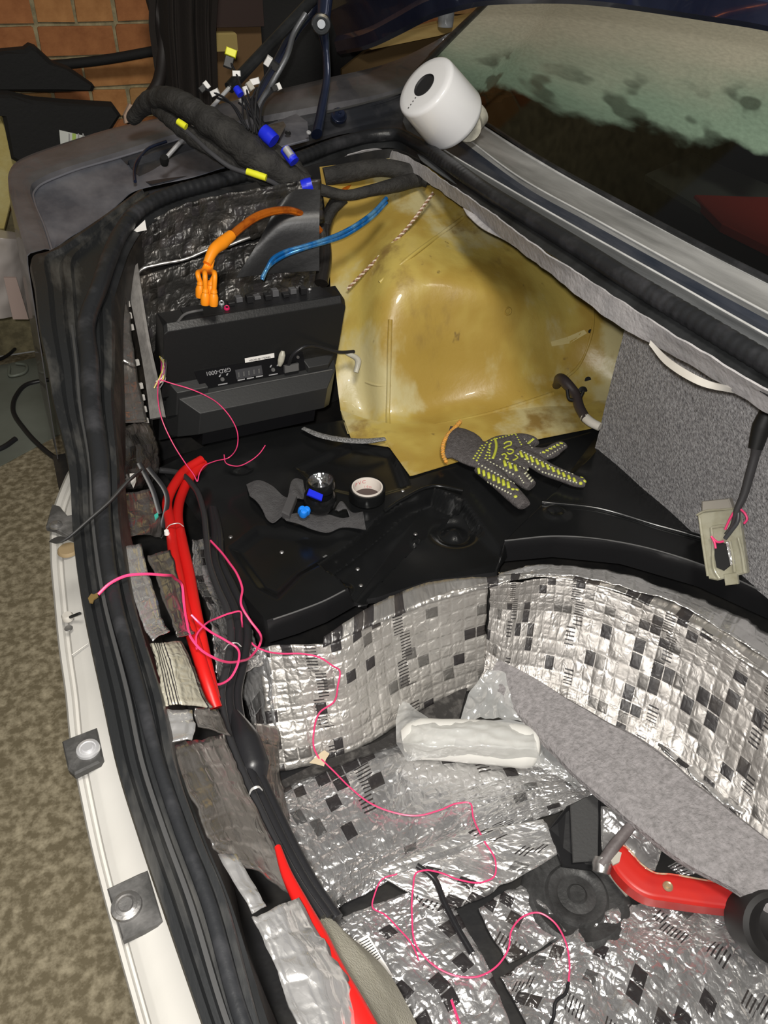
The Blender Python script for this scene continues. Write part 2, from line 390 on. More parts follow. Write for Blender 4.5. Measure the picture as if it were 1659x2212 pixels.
# ================================================================ CAR BODY
car = thing('car', 'dark navy car with open empty trunk, raised lid and stripped white bumper beam', 'car', (.5, 1.2, 0))
SO = LZ([(300,408,1.0),(205,476,.98),(108,538,.955),(60,556,.95),(68,620,.94),(78,705,.92),(96,790,.895),(110,870,.87),(142,1000,.84),(152,1150,.82),(172,1300,.82),(214,1505,.82),(246,1650,.82),(292,1800,.82),(342,1950,.82),(432,2212,.82),(500,2400,.82)])
SI = LZ([(345,428,1.0),(295,470,.985),(266,515,.965),(250,570,.95),(246,630,.935),(247,710,.915),(247,790,.89),(245,870,.865),(256,1000,.84),(260,1120,.82),(285,1285,.82),(350,1500,.82),(380,1650,.82),(432,1800,.82),(492,1950,.82),(562,2212,.82),(640,2400,.82)])
def between(A, B, v, dz): return [a.lerp(b, v)+Vector((0, 0, dz)) for a, b in zip(A, B)]
drop = [p+Vector((.03, .0, -.22)) for p in SO]
sheet('rear_sill', [drop, between(SO,SI,.02,-.012), between(SO,SI,.05,0), between(SO,SI,.2,.003), between(SO,SI,.26,-.006), between(SO,SI,.36,-.007), between(SO,SI,.42,.003), between(SO,SI,.5,.002), between(SO,SI,.53,-.008), between(SO,SI,.8,-.006), between(SO,SI,.86,.002), between(SO,SI,.97,.003), between(SO,SI,1.,-.006)], dustblack, car, n=120, m=37, by_index=True, thick=.002)
SIb = [p+Vector((-.05 if i < 9 else .035, 0, -.46)) for i, p in enumerate(SI)]
sheet('rear_inner_wall', [between(SO,SI,1.,-.006), between(SO,SI,1.03,-.05), SIb], M('brown_dirty_metal', (.025,.023,.021), .5, col2=(.09,.075,.06), scale=14, thr=(.4,.75), bump=.3), car, n=90, m=14, by_index=True, thick=.002)
lip = [a.lerp(b, .93)+Vector((0,0,.004)) for a, b in zip(SO, SI)]
tube('sill_ridge', [a.lerp(b, .46)+Vector((0,0,.003)) for a, b in zip(SO[5:], SI[5:])], .0025, M('worn_edge', (.065,.065,.065), .35), car, res=120, seg=6)
# weatherstrip
seal = [a.lerp(b, .66+(.06 if i < 5 else .0))+Vector((0,0,.004 if i < 9 else .01)) for i, (a, b) in enumerate(zip(SO[::-1], SI[::-1]))][:12]
seal = seal + LZ([(214,622,.955),(235,560,.972),(262,502,.985),(300,455,1.0),(368,420,1.01),(442,399,1.015),(535,374,1.02),(640,344,1.03),(740,308,1.04),(800,294,1.045),(850,290,1.05),(900,310,1.05),(965,352,1.05),(1050,412,1.05),(1150,474,1.05),(1265,545,1.05),(1370,612,1.05),(1480,678,1.05),(1600,750,1.05),(1720,822,1.05),(1860,910,1.05)])
seal = ext(seal)
V_, F_ = tube_geo(seal, [.007]*5+[.008,.010,.0125,.0155]+[.0165]*(len(seal)-9), seg=14, res=1500, rfn=lambda t, i: 1+.022*(1 if (i % 6) < 3 else -1)*(1 if (.36 < t < .50 or .60 < t < .65 or t > .8) else .1))
mo('weatherstrip', V_, F_, rubber, car)
# flange under the weatherstrip
lip1 = [p+Vector((0,0,-.012)) for p in seal]; lip2 = []
cen = Vector((.52, 1.25, 1.0))
for p in seal:
    d = Vector((cen.x-p.x, 0, 0)).normalized() if (p.y < 1.7) else (Vector((cen.x, cen.y, 0))-Vector((p.x, p.y, 0))).normalized()
    lip2.append(p+d*.02+Vector((0,0,-.03)))
sheet('seal_flange', [lip1, lip2], blackpaint, car, n=160, m=3, by_index=True)
# quarter panel: rim around the lamp recess
QO = LZ([(58,552,.95),(36,475,.962),(19,405,.975),(21,368,.985),(48,342,.99),(125,313,1.0),(250,275,1.02),(400,243,1.05),(560,203,1.08),(700,170,1.11),(860,128,1.14),(1010,50,1.18)])
QI = LZ([(108,538,.948),(88,475,.955),(68,425,.965),(66,405,.97),(78,390,.975),(130,366,.985),(255,328,1.0),(400,284,1.03),(560,252,1.05),(700,226,1.075),(860,190,1.10),(995,110,1.14)])
QD = [p+Vector((-.06, .10, -.45)) for p in QO]; QD = [q+Vector((0, .06, -.15)) for q in QD]
rimm = M('dusty_rim_paint', (.07,.07,.077), .4, col2=(.15,.145,.155), scale=6, thr=(.3,.7), coat=.3, bump=.1)
sheet('quarter_panel', [QD, [p+Vector((-.004,.004,-.02)) for p in QO], QO, between(QO,QI,.15,.004), between(QO,QI,.8,.004), QI, [p+Vector((.003,-.003,-.016)) for p in QI]], rimm, car, n=110, m=25, by_index=True, thick=.002)
PB = LZ([(112,540,.935),(150,512,.935),(190,488,.94),(232,460,.945),(262,434,.955),(290,412,.965),(350,396,.98),(430,378,.995),(560,335,1.01)])
PA = [p+Vector((.003,-.003,-.016)) for p in QI[:9]]
PA = [PA[0], PA[1], PA[2], PA[3], PA[4], PA[5], PA[6], PA[7], PA[8]]
sheet('lamp_recess_plate', [PA, between(PA,PB,.5,-.004), PB], navydust, car, n=80, m=16, by_index=True, thick=.002)
tube('recess_bead', [p+Vector((.004,-.004,-.012)) for p in QI[:8]], .003, M('bead_paint', (.16,.16,.18), .3, coat=.3), car, res=80, seg=8)
# lamp side pocket (round navy cup)
tube('recess_lip', LZ([(292,392,.985),(290,372,.992),(302,340,1.0),(325,318,1.01),(360,305,1.02)]), .004, navy, car, res=30)
# rain channel between rail and seal
RC0 = [p+Vector((.003,-.003,-.016)) for p in QI[6:]]
RC2 = LZ([(330,398,.985),(440,372,.995),(540,350,1.0),(640,320,1.01),(760,285,1.02),(900,285,1.03)])
raild = M('channel_paint', (.022,.024,.03), .35, col2=(.07,.07,.075), scale=8, thr=(.45,.75), bump=.15)
sheet('rain_channel', [RC0, between(RC0,RC2,.22,-.002), between(RC0,RC2,.28,.012), between(RC0,RC2,.34,-.002), between(RC0,RC2,.7,-.012), RC2], raild, car, n=70, m=21, by_index=True, thick=.002)
tube('channel_bead', LZ([(705,243,1.09),(790,222,1.10),(870,198,1.115),(905,175,1.125)]), .003, M('worn_edge'), car, seg=6)
lathe('rubber_grommet', [(.0001,.012),(.004,.012),(.005,.008),(.014,.009),(.017,.004),(.019,0),(.022,-.002),(.023,-.01)], Z(733,252,1.06)+Vector((0,0,.006)), (-.1,-.7,.7), navy, car)
pl = slab('hinge_plate', [Z(575,270,1.062), Z(640,245,1.07), Z(665,262,1.07), Z(668,300,1.055), Z(600,318,1.045), Z(572,300,1.05)], (0,-.4,.9), .006, navydust, car, .002)
lathe('plate_hole', [(.0001,.001),(.005,.001),(.007,.003),(.008,0)], Z(622,288,1.064), (0,-.4,.9), black, pl)
tag(slab('steel_bracket', [Z(570,272,1.075), Z(612,262,1.078), Z(618,270,1.078), Z(604,296,1.07), Z(582,292,1.07)], (0,-.4,.9), .003, steel, car, .001))
bolt('bolt', Z(667,286,1.075), (0,-.5,.8), .006, chrome, car)
# window ledge
W = [[(905,150,1.09),(985,235,1.06),(1025,262,1.055),(1180,360,1.055),(1355,455,1.055),(1500,532,1.055),(1659,612,1.055),(1860,712,1.055)],
     [(893,175,1.085),(958,262,1.055),(1000,293,1.05),(1140,395,1.045),(1280,472,1.045),(1430,555,1.045),(1640,668,1.045),(1860,785,1.045)],
     [(890,185,1.08),(952,270,1.05),(992,300,1.045),(1132,402,1.035),(1272,480,1.035),(1422,563,1.035),(1632,677,1.035),(1855,795,1.035)],
     [(880,225,1.07),(925,300,1.04),(960,325,1.035),(1088,402,1.03),(1240,490,1.03),(1425,594,1.03),(1618,704,1.03),(1850,835,1.03)],
     [(878,232,1.07),(918,308,1.045),(950,333,1.04),(1080,410,1.038),(1232,498,1.038),(1417,603,1.038),(1610,714,1.038),(1845,845,1.038)],
     [(870,262,1.05),(900,330,1.03),(925,358,1.028),(1040,432,1.025),(1180,520,1.025),(1350,630,1.025),(1560,752,1.025),(1800,880,1.025)]]
W = [ext(LZ(l)) for l in W]
ledgem = M('dusty_ledge_paint', (.16,.16,.155), .42, col2=(.42,.42,.41), scale=5, thr=(.3,.7), bump=.12, stretch=(3,.5,3), coat=.2)
ledgen = M('dusty_navy_channel', (.022,.028,.042), .38, col2=(.075,.08,.095), scale=6, thr=(.35,.8), bump=.15, stretch=(3,.6,3))
sheet('window_ledge', [W[0], [a.lerp(b,.3)-Vector((0,0,.006)) for a,b in zip(W[0],W[1])], [a.lerp(b,.8)-Vector((0,0,.004)) for a,b in zip(W[0],W[1])], W[1], W[2]], ledgem, car, n=90, m=17, by_index=True, thick=.002)
sheet('water_channel', [W[2], [a.lerp(b,.15)-Vector((0,0,.008)) for a,b in zip(W[2],W[3])], [a.lerp(b,.85)-Vector((0,0,.006)) for a,b in zip(W[2],W[3])], W[3]], ledgen, car, n=90, m=13, by_index=True, thick=.002)
sheet('seal_carrier', [W[3], W[4], W[5]], M('dusty_carrier', (.05,.055,.06), .45, col2=(.17,.175,.18), scale=5, thr=(.3,.75), bump=.2, stretch=(3,.5,3)), car, n=90, m=11, by_index=True, thick=.002)
for l, r in ((W[0], .0035), (W[1], .0022), (W[3], .0022)):
    tube('ledge_edge', [p+Vector((0,0,.001)) for p in l], r, M('pale_ledge_edge', (.50,.50,.49), .4, col2=(.75,.75,.74), scale=12, thr=(.4,.7)), car, res=90, seg=8)  # pale lines along the ledge edges
# pale cloth tape under the ledge
tapem = M('pale_cloth_tape', (.34,.33,.335), .8, col2=(.50,.48,.48), scale=25, thr=(.35,.7), bump=.5, bscale=90)
T1 = LZ([(655,362,1.0),(740,338,1.01),(820,322,1.02),(860,330,1.03),(905,352,1.03),(965,395,1.03),(1060,460,1.03),(1160,535,1.03),(1280,612,1.03),(1400,690,1.03),(1520,762,1.03),(1659,845,1.03),(1800,930,1.03)]); T1 = ext(T1)
T2 = LZ([(655,366,.995),(740,350,.995),(815,338,1.0),(850,350,1.005),(895,375,1.0),(945,408,1.0),(1030,472,.99),(1130,548,.99),(1250,640,.99),(1352,716,.985),(1460,770,.985),(1628,872,.985),(1780,960,.98)]); T2 = ext(T2)
sheet('cloth_tape_strip', [T1, between(T1,T2,.5,.004), T2], tapem, car, n=150, m=7, by_index=True, fn=lambda p,u,v: p+Vector((0,0,.004*noise.noise(p*30)))+(Vector((0,.012*noise.noise(p*14),0)) if v > .8 else Vector()))
T3 = LZ([(1000,448,1.0),(1050,478,.995),(1110,520,.995),(1155,555,.99)]); T4 = LZ([(1008,462,.995),(1040,492,.985),(1100,525,.985),(1150,562,.985)])
sheet('loose_tape_end', [T3, T4], M('pale_cloth_tape'), car, n=30, m=4, by_index=True)
T5 = LZ([(1405,735,1.0),(1450,778,.995),(1520,818,.99),(1590,842,.99)]); T6 = LZ([(1402,745,.995),(1440,790,.985),(1510,832,.98),(1588,850,.98)])
sheet('loose_tape_end', [T5, T6], whitedirt, car, n=30, m=4, by_index=True)
# ---------------- rear window
g0 = LZ([(872,190,1.09),(985,232,1.065),(1030,258,1.06),(1185,357,1.06),(1358,452,1.06),(1503,529,1.06),(1662,609,1.06),(1865,709,1.06)]); g0 = ext(g0)
tl = XP(1058,0,g0[0].x+.62); dv = tl-g0[0]
g1 = [p+dv+Vector((0, 0, 0)) for p in g0]; g2 = [p+dv*1.8+Vector((0,0,.02)) for p in g0]
gm_ = bpy.data.materials.new('dust_reflection_glass'); gm_.use_nodes = True; nt = gm_.node_tree; L = nt.links.new  # dust and grey-green reflections on the pane, both painted as one diffuse layer
for n in list(nt.nodes): nt.nodes.remove(n)
out = nd(nt,'ShaderNodeOutputMaterial'); uvn = nd(nt,'ShaderNodeUVMap'); sep = nd(nt,'ShaderNodeSeparateXYZ'); L(uvn.outputs[0], sep.inputs[0])
def mth(op, a, b=None, c=None):
    n = nd(nt,'ShaderNodeMath',operation=op)
    for i, v in enumerate((a,b,c)):
        if v is None: continue
        if isinstance(v,(int,float)): n.inputs[i].default_value = v
        else: L(v, n.inputs[i])
    return n.outputs[0]
nz = nd(nt,'ShaderNodeTexNoise',Scale=6.,Detail=5); L(uvn.outputs[0], nz.inputs['Vector'])
nz2 = nd(nt,'ShaderNodeTexNoise',Scale=11.,Detail=2,Roughness=.4); L(uvn.outputs[0], nz2.inputs['Vector'])
nz3 = nd(nt,'ShaderNodeTexNoise',Scale=90.,Detail=5); L(uvn.outputs[0], nz3.inputs['Vector'])
edge_v = mth('MULTIPLY_ADD', sep.outputs[0], .37, .02)
dd = mth('ADD', mth('SUBTRACT', sep.outputs[1], edge_v), mth('MULTIPLY', mth('SUBTRACT', nz.outputs[0], .5), .24))
def srange(v, a, b):
    n = nd(nt,'ShaderNodeMapRange',interpolation_type='SMOOTHSTEP'); n.inputs[1].default_value = a; n.inputs[2].default_value = b; L(v, n.inputs[0]); return n.outputs[0]
dust_reflection = srange(dd, -.005, .03)
blotch = mth('MULTIPLY', srange(nz2.outputs[0], .50, .58), mth('SUBTRACT', 1., srange(dd, .12, .22)))      # darker blotches low on the pane
dust_reflection = mth('MULTIPLY', dust_reflection, mth('SUBTRACT', 1., mth('MULTIPLY', blotch, .62)))
dust_reflection = mth('MULTIPLY', dust_reflection, mth('MULTIPLY_ADD', nz3.outputs[0], .5, .62))
dif = nd(nt,'ShaderNodeBsdfDiffuse'); cr = nd(nt,'ShaderNodeValToRGB'); L(srange(dd,.05,.4), cr.inputs[0])
cr.color_ramp.elements[0].color = (.30,.42,.31,1); cr.color_ramp.elements[1].color = (.72,.68,.53,1); L(cr.outputs[0], dif.inputs[0])
tr = nd(nt,'ShaderNodeBsdfTransparent'); tr.inputs[0].default_value = (.48,.54,.50,1)
gl = nd(nt,'ShaderNodeBsdfGlossy',Roughness=.05); gl.inputs[0].default_value = (.8,.8,.8,1)
fz = nd(nt,'ShaderNodeFresnel',IOR=1.45); m1 = nd(nt,'ShaderNodeMixShader'); L(fz.outputs[0], m1.inputs[0]); L(tr.outputs[0], m1.inputs[1]); L(gl.outputs[0], m1.inputs[2])
m2 = nd(nt,'ShaderNodeMixShader'); L(dust_reflection, m2.inputs[0]); L(m1.outputs[0], m2.inputs[1]); L(dif.outputs[0], m2.inputs[2]); L(m2.outputs[0], out.inputs[0])
G = grid_from([g0,g1,g2], 60, 30, True, True); V_, F_ = grid_mesh(G)
mo('rear_window', V_, face_cam(V_, F_), gm_, car, True, [(i/59, j/29) for j in range(30) for i in range(60)])
tube('window_gasket', [p+Vector((.004,0,.001)) for p in g0], .006, rubber, car, res=80)
tube('window_side_gasket', [g0[0], g0[0]+dv*.5+Vector((0,.004,.004)), g1[0], g2[0]], .012, rubber, car, res=30)
# pillar outside the glass
pA = [g0[0]+Vector((-.03,.03,-.01)), g0[0]+dv*.5+Vector((-.01,.03,-.005)), g1[0]+Vector((0,.03,0)), g2[0]+Vector((0,.03,0))]
sheet('rear_pillar', [[g0[0], g0[0]+dv*.5, g1[0], g2[0]], pA, [p+Vector((0,.13,-.12)) for p in pA], [p+Vector((0,.16,-.5)) for p in pA]], raild, car, n=30, m=14, by_index=True)
# cabin behind the glass
sheet('parcel_shelf', [[p+Vector((.02,0,-.05)) for p in g0], [p+Vector((.5,0,-.06)) for p in g0]], M('dark_shelf_cloth', (.010,.010,.011), .9), car, n=20, m=4, by_index=True)
sheet('seat_back', [[p+Vector((.5,0,-.3)) for p in g0], [p+Vector((.55,0,.05)) for p in g0], [p+Vector((.62,0,.12)) for p in g0], [p+Vector((.8,0,.1)) for p in g0]], M('dark_seat_cloth', (.012,.011,.011), .9), car, n=20, m=10, by_index=True)
sheet('cabin_lining', [[Vector((1.25,2.26,.7)), Vector((2.6,2.2,.7)), Vector((3.4,1.5,.7)), Vector((3.4,-1.2,.7))], [Vector((1.4,2.24,1.08)), Vector((2.6,2.2,1.2)), Vector((3.4,1.4,1.3)), Vector((3.4,-1.2,1.3))]], M('dark_shelf_cloth'), car, n=20, m=6, by_index=True)
r0 = [Z(1392,385,1.01), Z(1500,338,1.01), Z(1659,322,1.01), Z(1790,330,1.01), Z(1790,600,1.01), Z(1659,525,1.01), Z(1530,468,1.01)]
slab('lamp_housing_top', [p+Vector((0,0,.012)) for p in r0], (0,0,1), .03, M('grey_shelf_plastic', (.22,.20,.19), .6), car, .004)  # grey top of the lamp housing behind the glass
r1 = [Z(1500,420,1.03), Z(1659,425,1.03), Z(1790,470,1.03), Z(1790,600,1.03), Z(1659,528,1.03), Z(1560,480,1.03)]
slab('red_lamp_lens', r1, (0,0,1), .02, M('red_lens', (.85,.09,.07), .3), car, .004)
# ---------------- trunk lid and its hinges
E0 = [(735,118,1.0),(800,104,1.0),(862,76,1.0),(930,42,1.0),(1000,22,1.0),(1062,11,1.0),(1200,8,1.0),(1300,14,1.0),(1400,27,1.0),(1520,45,1.0),(1659,68,1.0),(1860,118,1.0)]
E0 = ext(LX(E0))
sheet('trunk_lid', [[p+Vector((.03,0,.05)) for p in E0], [p+Vector((.012,0,.008)) for p in E0], E0, [p+Vector((-.012,0,.008)) for p in E0], [p+Vector((-.02,0,.035)) for p in E0], [p+Vector((-.012,0,.05)) for p in E0], [p+Vector((-.04,0,.12)) for p in E0], [p+Vector((-.07,-.0,.35)) for p in E0]], navy, car, n=70, m=29, by_index=True, thick=.002)
h = [D(705,-60,1.92), D(702,0,1.95), D(698,53,1.97), D(704,110,2.0), D(706,165,2.02), D(697,225,2.02), D(684,290,2.0)]
tube('hinge_arm', h, [.030,.030,.026,.014,.0155,.019,.022], navy, car, res=60, seg=16, flat=.6)
lathe('hinge_pivot', [(.0001,.022),(.010,.022),(.012,.014),(.016,.016),(.022,.014),(.024,.006),(.025,-.01)], D(694,52,1.93), Vector((0,0,HC))-D(694,52,1.95), M('worn_pivot', (.07,.075,.08), .3, col2=(.25,.2,.1), scale=12, thr=(.55,.7), metal=.4), car)
tube('hinge_link', [D(690,-40,2.06), D(672,20,2.06), D(640,62,2.06), D(612,112,2.06), D(585,165,2.05), D(545,248,2.03)], .0155, M('navy_gloss', (.02,.024,.045), .15, coat=.8), car, res=50, seg=16)
tube('link_highlight', [D(660,30,1.98), D(635,72,1.98), D(620,120,1.97), D(590,175,1.97), D(552,240,1.96)], .0075, M('link_highlight_grey', (.35,.36,.38), .3, metal=.8), car, res=40)  # grey highlight on the navy link, modelled as a thin lighter tube
st = tube('gas_strut', [D(740,-70,2.03), D(495,190,1.92)], .014, blackpaint, car, res=6, seg=18)
tube('strut_rod', [D(515,168,1.93), D(357,343,1.86)], .0052, chrome, st, res=6, seg=14)
lathe('strut_end', [(.0001,.01),(.009,.01),(.011,0),(.009,-.012),(.0001,-.014)], D(355,346,1.86), (0,-.5,.8), black, st)
# ---------------- bumper beam
BO = [(160,1000),(140,1032),(112,1110),(108,1200),(116,1300),(126,1400),(140,1500),(150,1600),(166,1690),(200,1850),(250,2040),(298,2212),(350,2400)]
def bl(dx, z): return LZ([(a+dx, b, z) for a, b in BO])
BI = [Vector((p.x, p.y, .63)) for p in LZ([(200,1000,.7),(205,1032,.7),(215,1110,.7),(225,1200,.7),(240,1300,.7),(255,1400,.7),(275,1500,.7),(300,1600,.7),(320,1690,.7),(365,1850,.7),(430,2040,.7),(500,2212,.7),(600,2400,.7)])]
o1 = bl(0,.60)
sheet('bumper_beam', [[p+Vector((.01,0,-.12)) for p in o1], bl(0,.598), bl(4,.606), bl(14,.606), bl(20,.60), bl(26,.60), bl(30,.612), bl(50,.618), BI], white, car, n=100, m=33, by_index=True, thick=.002)
def beam(px, py, z=.625): return Z(px, py, z)
def bracket(poly, hole, r, ring):
    b = slab('bumper_bracket', [beam(*p, .632) for p in poly], (0,0,1), .012, M('worn_black_bracket', (.055,.054,.052), .5, col2=(.16,.155,.15), scale=25, thr=(.45,.75), bump=.3), car, .003)
    lathe('bracket_bolt', [(.0001,.006),(r*.45,.006),(r*.5,.003),(r*.7,.002),(r*.75,.003),(r,.002),(r*1.05,-.002)], beam(*hole, .634), (0,0,1), ring, b, seg=24)
    return b
bracket([(112,1088),(128,1092),(145,1112),(178,1108),(196,1150),(165,1165),(118,1140),(98,1136)], (121,1134), .011, steel)
bracket([(133,1600),(150,1592),(208,1570),(222,1634),(215,1645),(160,1672),(146,1660)], (190,1618), .015, chrome)
bracket([(230,1918),(300,1885),(318,1878),(350,1985),(338,1995),(264,2030)], (273,1957), .017, steel)
lathe('beam_plug', [(.0001,.002),(.016,.002),(.018,0),(.019,-.004)], beam(147,1186,.626), (0,0,1), M('tan_plug', (.30,.22,.12), .7), car)
lathe('beam_hole', [(.0001,.001),(.006,.001),(.0065,0)], beam(148,1357,.626), (0,0,1), steel, car)
lathe('clip_head', [(.0001,.006),(.007,.006),(.009,.003),(.009,-.004)], beam(146,1333,.63), (0,0,1), whitedirt, car)
tube('clip_stem', [beam(152,1333,.635), beam(172,1325,.66)], .0025, black, car)
tube('beam_seam', [beam(225-90+20,1415,.625), beam(190,1390,.63)], .001, whitedirt, car)
# ---------------- trunk interior shell
inn = M('dark_inner_metal', (.016,.016,.017), .38, col2=(.035,.033,.03), scale=10, thr=(.4,.7), bump=.3, bscale=30)
sheet('trunk_floor_pan', [[Vector((-.1,-.7,.325)), Vector((1.35,-.7,.325))], [Vector((-.1,1.95,.325)), Vector((1.35,1.95,.325))]], inn, car, n=60, m=60, thick=.004, by_index=True, fn=lambda p,u,v: p+Vector((0,0,.004*noise.noise(p*9))))
sheet('side_inner_panel', [LZ([(246,560,.945),(262,520,.965),(330,452,.985),(450,412,1.0),(560,392,1.005),(700,350,1.02),(840,322,1.03),(905,345,1.03)]), [Vector((-.02,1.72,.75)),Vector((.17,1.82,.75)),Vector((.28,1.84,.75)),Vector((.42,1.86,.75)),Vector((.55,1.88,.75)),Vector((.7,1.93,.75)),Vector((.9,1.98,.75)),Vector((1.0,2.0,.75))], [Vector((-.03,1.7,.35)),Vector((.17,1.78,.35)),Vector((.28,1.8,.35)),Vector((.42,1.82,.35)),Vector((.55,1.84,.35)),Vector((.7,1.9,.35)),Vector((.9,1.95,.35)),Vector((1.0,1.97,.35))]], inn, car, n=50, m=20, by_index=True)
# yellow wheelhouse
wm = bpy.data.materials.new('waxed_yellow_primer'); wm.use_nodes = True; nt = wm.node_tree; L = nt.links.new; b = nt.nodes['Principled BSDF']
tc = nd(nt,'ShaderNodeTexCoord')
def ns_(s, d=4, st=(1,1,1)):
    mp = nd(nt,'ShaderNodeMapping'); mp.inputs['Scale'].default_value = st; L(tc.outputs['Object'], mp.inputs[0]); n = nd(nt,'ShaderNodeTexNoise',Scale=s,Detail=d,Roughness=.6); L(mp.outputs[0], n.inputs['Vector']); return n.outputs[0]
def mixc(f, a, bcol):
    m = nd(nt,'ShaderNodeMix',data_type='RGBA'); L(f, m.inputs['Factor'])
    if isinstance(a, tuple): m.inputs[6].default_value = (*a,1)
    else: L(a, m.inputs[6])
    m.inputs[7].default_value = (*bcol,1); return m.outputs[2]
c = mixc(srange(ns_(5,3,(1,1,.6)), .4,.62), (.40,.27,.055), (.52,.40,.10))
c = mixc(srange(ns_(4.2,6,(1,1,.4)), .50,.62), c, (.54,.47,.24))
c = mixc(srange(ns_(6.5,6,(1,1,.3)), .56,.70), c, (.26,.17,.05))
c = mixc(srange(ns_(17,4,(1,1,.5)), .66,.76), c, (.12,.075,.035))
L(c, b.inputs['Base Color']); b.inputs['Roughness'].default_value = .38; b.inputs['Coat Weight'].default_value = .25
bp = nd(nt,'ShaderNodeBump',Strength=.35,Distance=.006); L(ns_(16,4), bp.inputs['Height']); L(bp.outputs[0], b.inputs['Normal'])
WH = [[(690,360,1.95),(780,350,1.97),(880,345,1.97),(1000,400,1.86),(1120,480,1.74),(1250,570,1.60),(1400,680,1.44)],
 [(705,480,1.86),(790,450,1.88),(880,440,1.83),(990,500,1.72),(1110,570,1.61),(1245,650,1.52),(1400,740,1.38)],
 [(712,590,1.77),(780,570,1.74),(855,560,1.64),(970,600,1.56),(1100,640,1.505),(1240,720,1.47),(1380,800,1.33)],
 [(718,700,1.68),(775,690,1.63),(843,680,1.55),(970,700,1.515),(1100,730,1.475),(1222,785,1.44),(1370,850,1.31)],
 [(725,800,1.61),(780,810,1.575),(840,800,1.515),(970,810,1.485),(1090,810,1.445),(1190,830,1.41),(1350,880,1.29)],
 [(735,880,1.55),(790,900,1.52),(838,900,1.47),(970,880,1.445),(1090,865,1.40),(1200,858,1.37),(1340,895,1.27)]]
WH = [LY(l) for l in WH]+[LZ([(750,935,.555),(800,945,.555),(840,950,.555),(970,930,.555),(1090,905,.555),(1200,890,.555),(1330,905,.555)])]
wh = sheet('wheelhouse', WH, wm, car, n=110, m=90, lin=False, by_index=True, thick=.002, fn=lambda p,u,v: p+Vector((0,.006*noise.noise(p*7),0)))
FLa = LZ([(735,885,.570),(790,905,.570),(842,915,.568),(950,915,.562),(1100,887,.562),(1310,860,.562)]); FLb = LZ([(760,952,.556),(840,965,.556),(884,1030,.556),(962,1005,.556),(1110,958,.556),(1310,918,.556)])
FLb[2] = Z(886,1028,.556)
sheet('wheelhouse_flange', [FLa, between(FLa,FLb,.3,.002), FLb], wm, car, n=80, m=10, by_index=False, thick=.002, linlen=True)
def onwh(px, py):
    o = Vector((0,0,HC)); r = Vector(ray(px,py)); 
    h = WHB.ray_cast(o-OFF[wh], r); return (h[0]+OFF[wh]) if h[0] else D(px,py,1.9)
bpy.context.view_layer.update(); dg = bpy.context.evaluated_depsgraph_get(); WHB = BVHTree.FromObject(wh, dg)
ridgem = wm
for pts, r in (([(843,690),(841,760),(840,820),(838,900),(842,945)], .006), ([(1283,650),(1278,720),(1250,790),(1192,835)], .004), ([(745,935),(900,925),(1050,895),(1195,850)], .005), ([(820,610),(880,560),(960,500),(1000,470)], .005), ([(790,825),(815,832),(845,832)], .003)):
    tube('pressed_ridge', [onwh(*p) for p in pts], r, ridgem, car, res=40, seg=8)
for p, r in (((1270,821),.008),((1258,846),.012),((1215,828),.008),((1275,716),.005),((728,750),.008)):
    q = onwh(*p); lathe('panel_hole', [(.0001,.001),(r,.0012),(r*1.15,0)], q, (-.2,-.9,.35), black, car, seg=16)
lathe('drain_boss', [(.006,.002),(.008,.004),(.010,.002),(.011,-.002)], onwh(1097,672), (-.2,-.9,.35), wm, car, seg=20)
slab('tan_mark', [Z(660,1,1)+Vector((0,0,0)) for _ in ()] or [onwh(1190,738), onwh(1225,728), onwh(1262,712), onwh(1268,720), onwh(1230,742), onwh(1192,748)], (-.2,-.9,.3), .002, M('peeling_sealant', (.60,.50,.22), .6), car)
# corner bar on the rear inner wall
cb = sheet('corner_bar', [LD([(262,555,1.74),(280,640,1.72),(300,740,1.70),(315,830,1.68),(324,905,1.66)]), LD([(290,555,1.72),(302,640,1.70),(318,740,1.68),(338,830,1.66),(352,900,1.64)])], M('grey_sealant_bar', (.30,.285,.27), .55, col2=(.20,.19,.18), scale=20, thr=(.4,.6), bump=.3), car, n=40, m=5, thick=.008)
for k in range(14):
    t = k/13; p = (254+t*52, 575+t*330); a = D(p[0], p[1], 1.71-.05*t)
    if k in (6,7,9): continue
    box('sealant_tab', a, (.012,.002,0), (0,0,-.013), (.002,-.006,0), M('pale_sealant', (.50,.48,.45), .5), cb, .001)
# ================================================================ THINGS IN THE TRUNK
# ---- black plastic tray
TB = [(345,1010,.55),(470,950,.55),(620,925,.55),(760,905,.55),(900,930,.55),(1020,930,.55),(1120,925,.55),(1220,920,.55),(1300,925,.55),(1330,935,.55),(1400,960,.55),(1480,1000,.55),(1600,1060,.55),(1800,1180,.55)]
TF = [(448,1150,.55),(508,1262,.55),(574,1340,.55),(640,1320,.55),(702,1296,.55),(765,1263,.548),(815,1284,.513),(930,1253,.505),(1072,1236,.502),(1090,1167,.55),(1200,1157,.55),(1350,1172,.55),(1520,1220,.55),(1700,1300,.55)]
def inpoly(x, y, P):
    c = False; j = len(P)-1
    for i in range(len(P)):
        if (P[i][1] > y) != (P[j][1] > y) and x < (P[j][0]-P[i][0])*(y-P[i][1])/(P[j][1]-P[i][1])+P[i][0]: c = not c
        j = i
    return c
def pdist(x, y, P):
    d = 9
    for i in range(len(P)):
        a = P[i]; b2 = P[(i+1) % len(P)]; dx, dy = b2[0]-a[0], b2[1]-a[1]
        t = max(0, min(1, ((x-a[0])*dx+(y-a[1])*dy)/(dx*dx+dy*dy))); d = min(d, math.hypot(x-a[0]-t*dx, y-a[1]-t*dy))
    return d if inpoly(x, y, P) else -d
def xy(pts, z=.55): return [tuple(Z(a, b, z).xy) for a, b in pts]
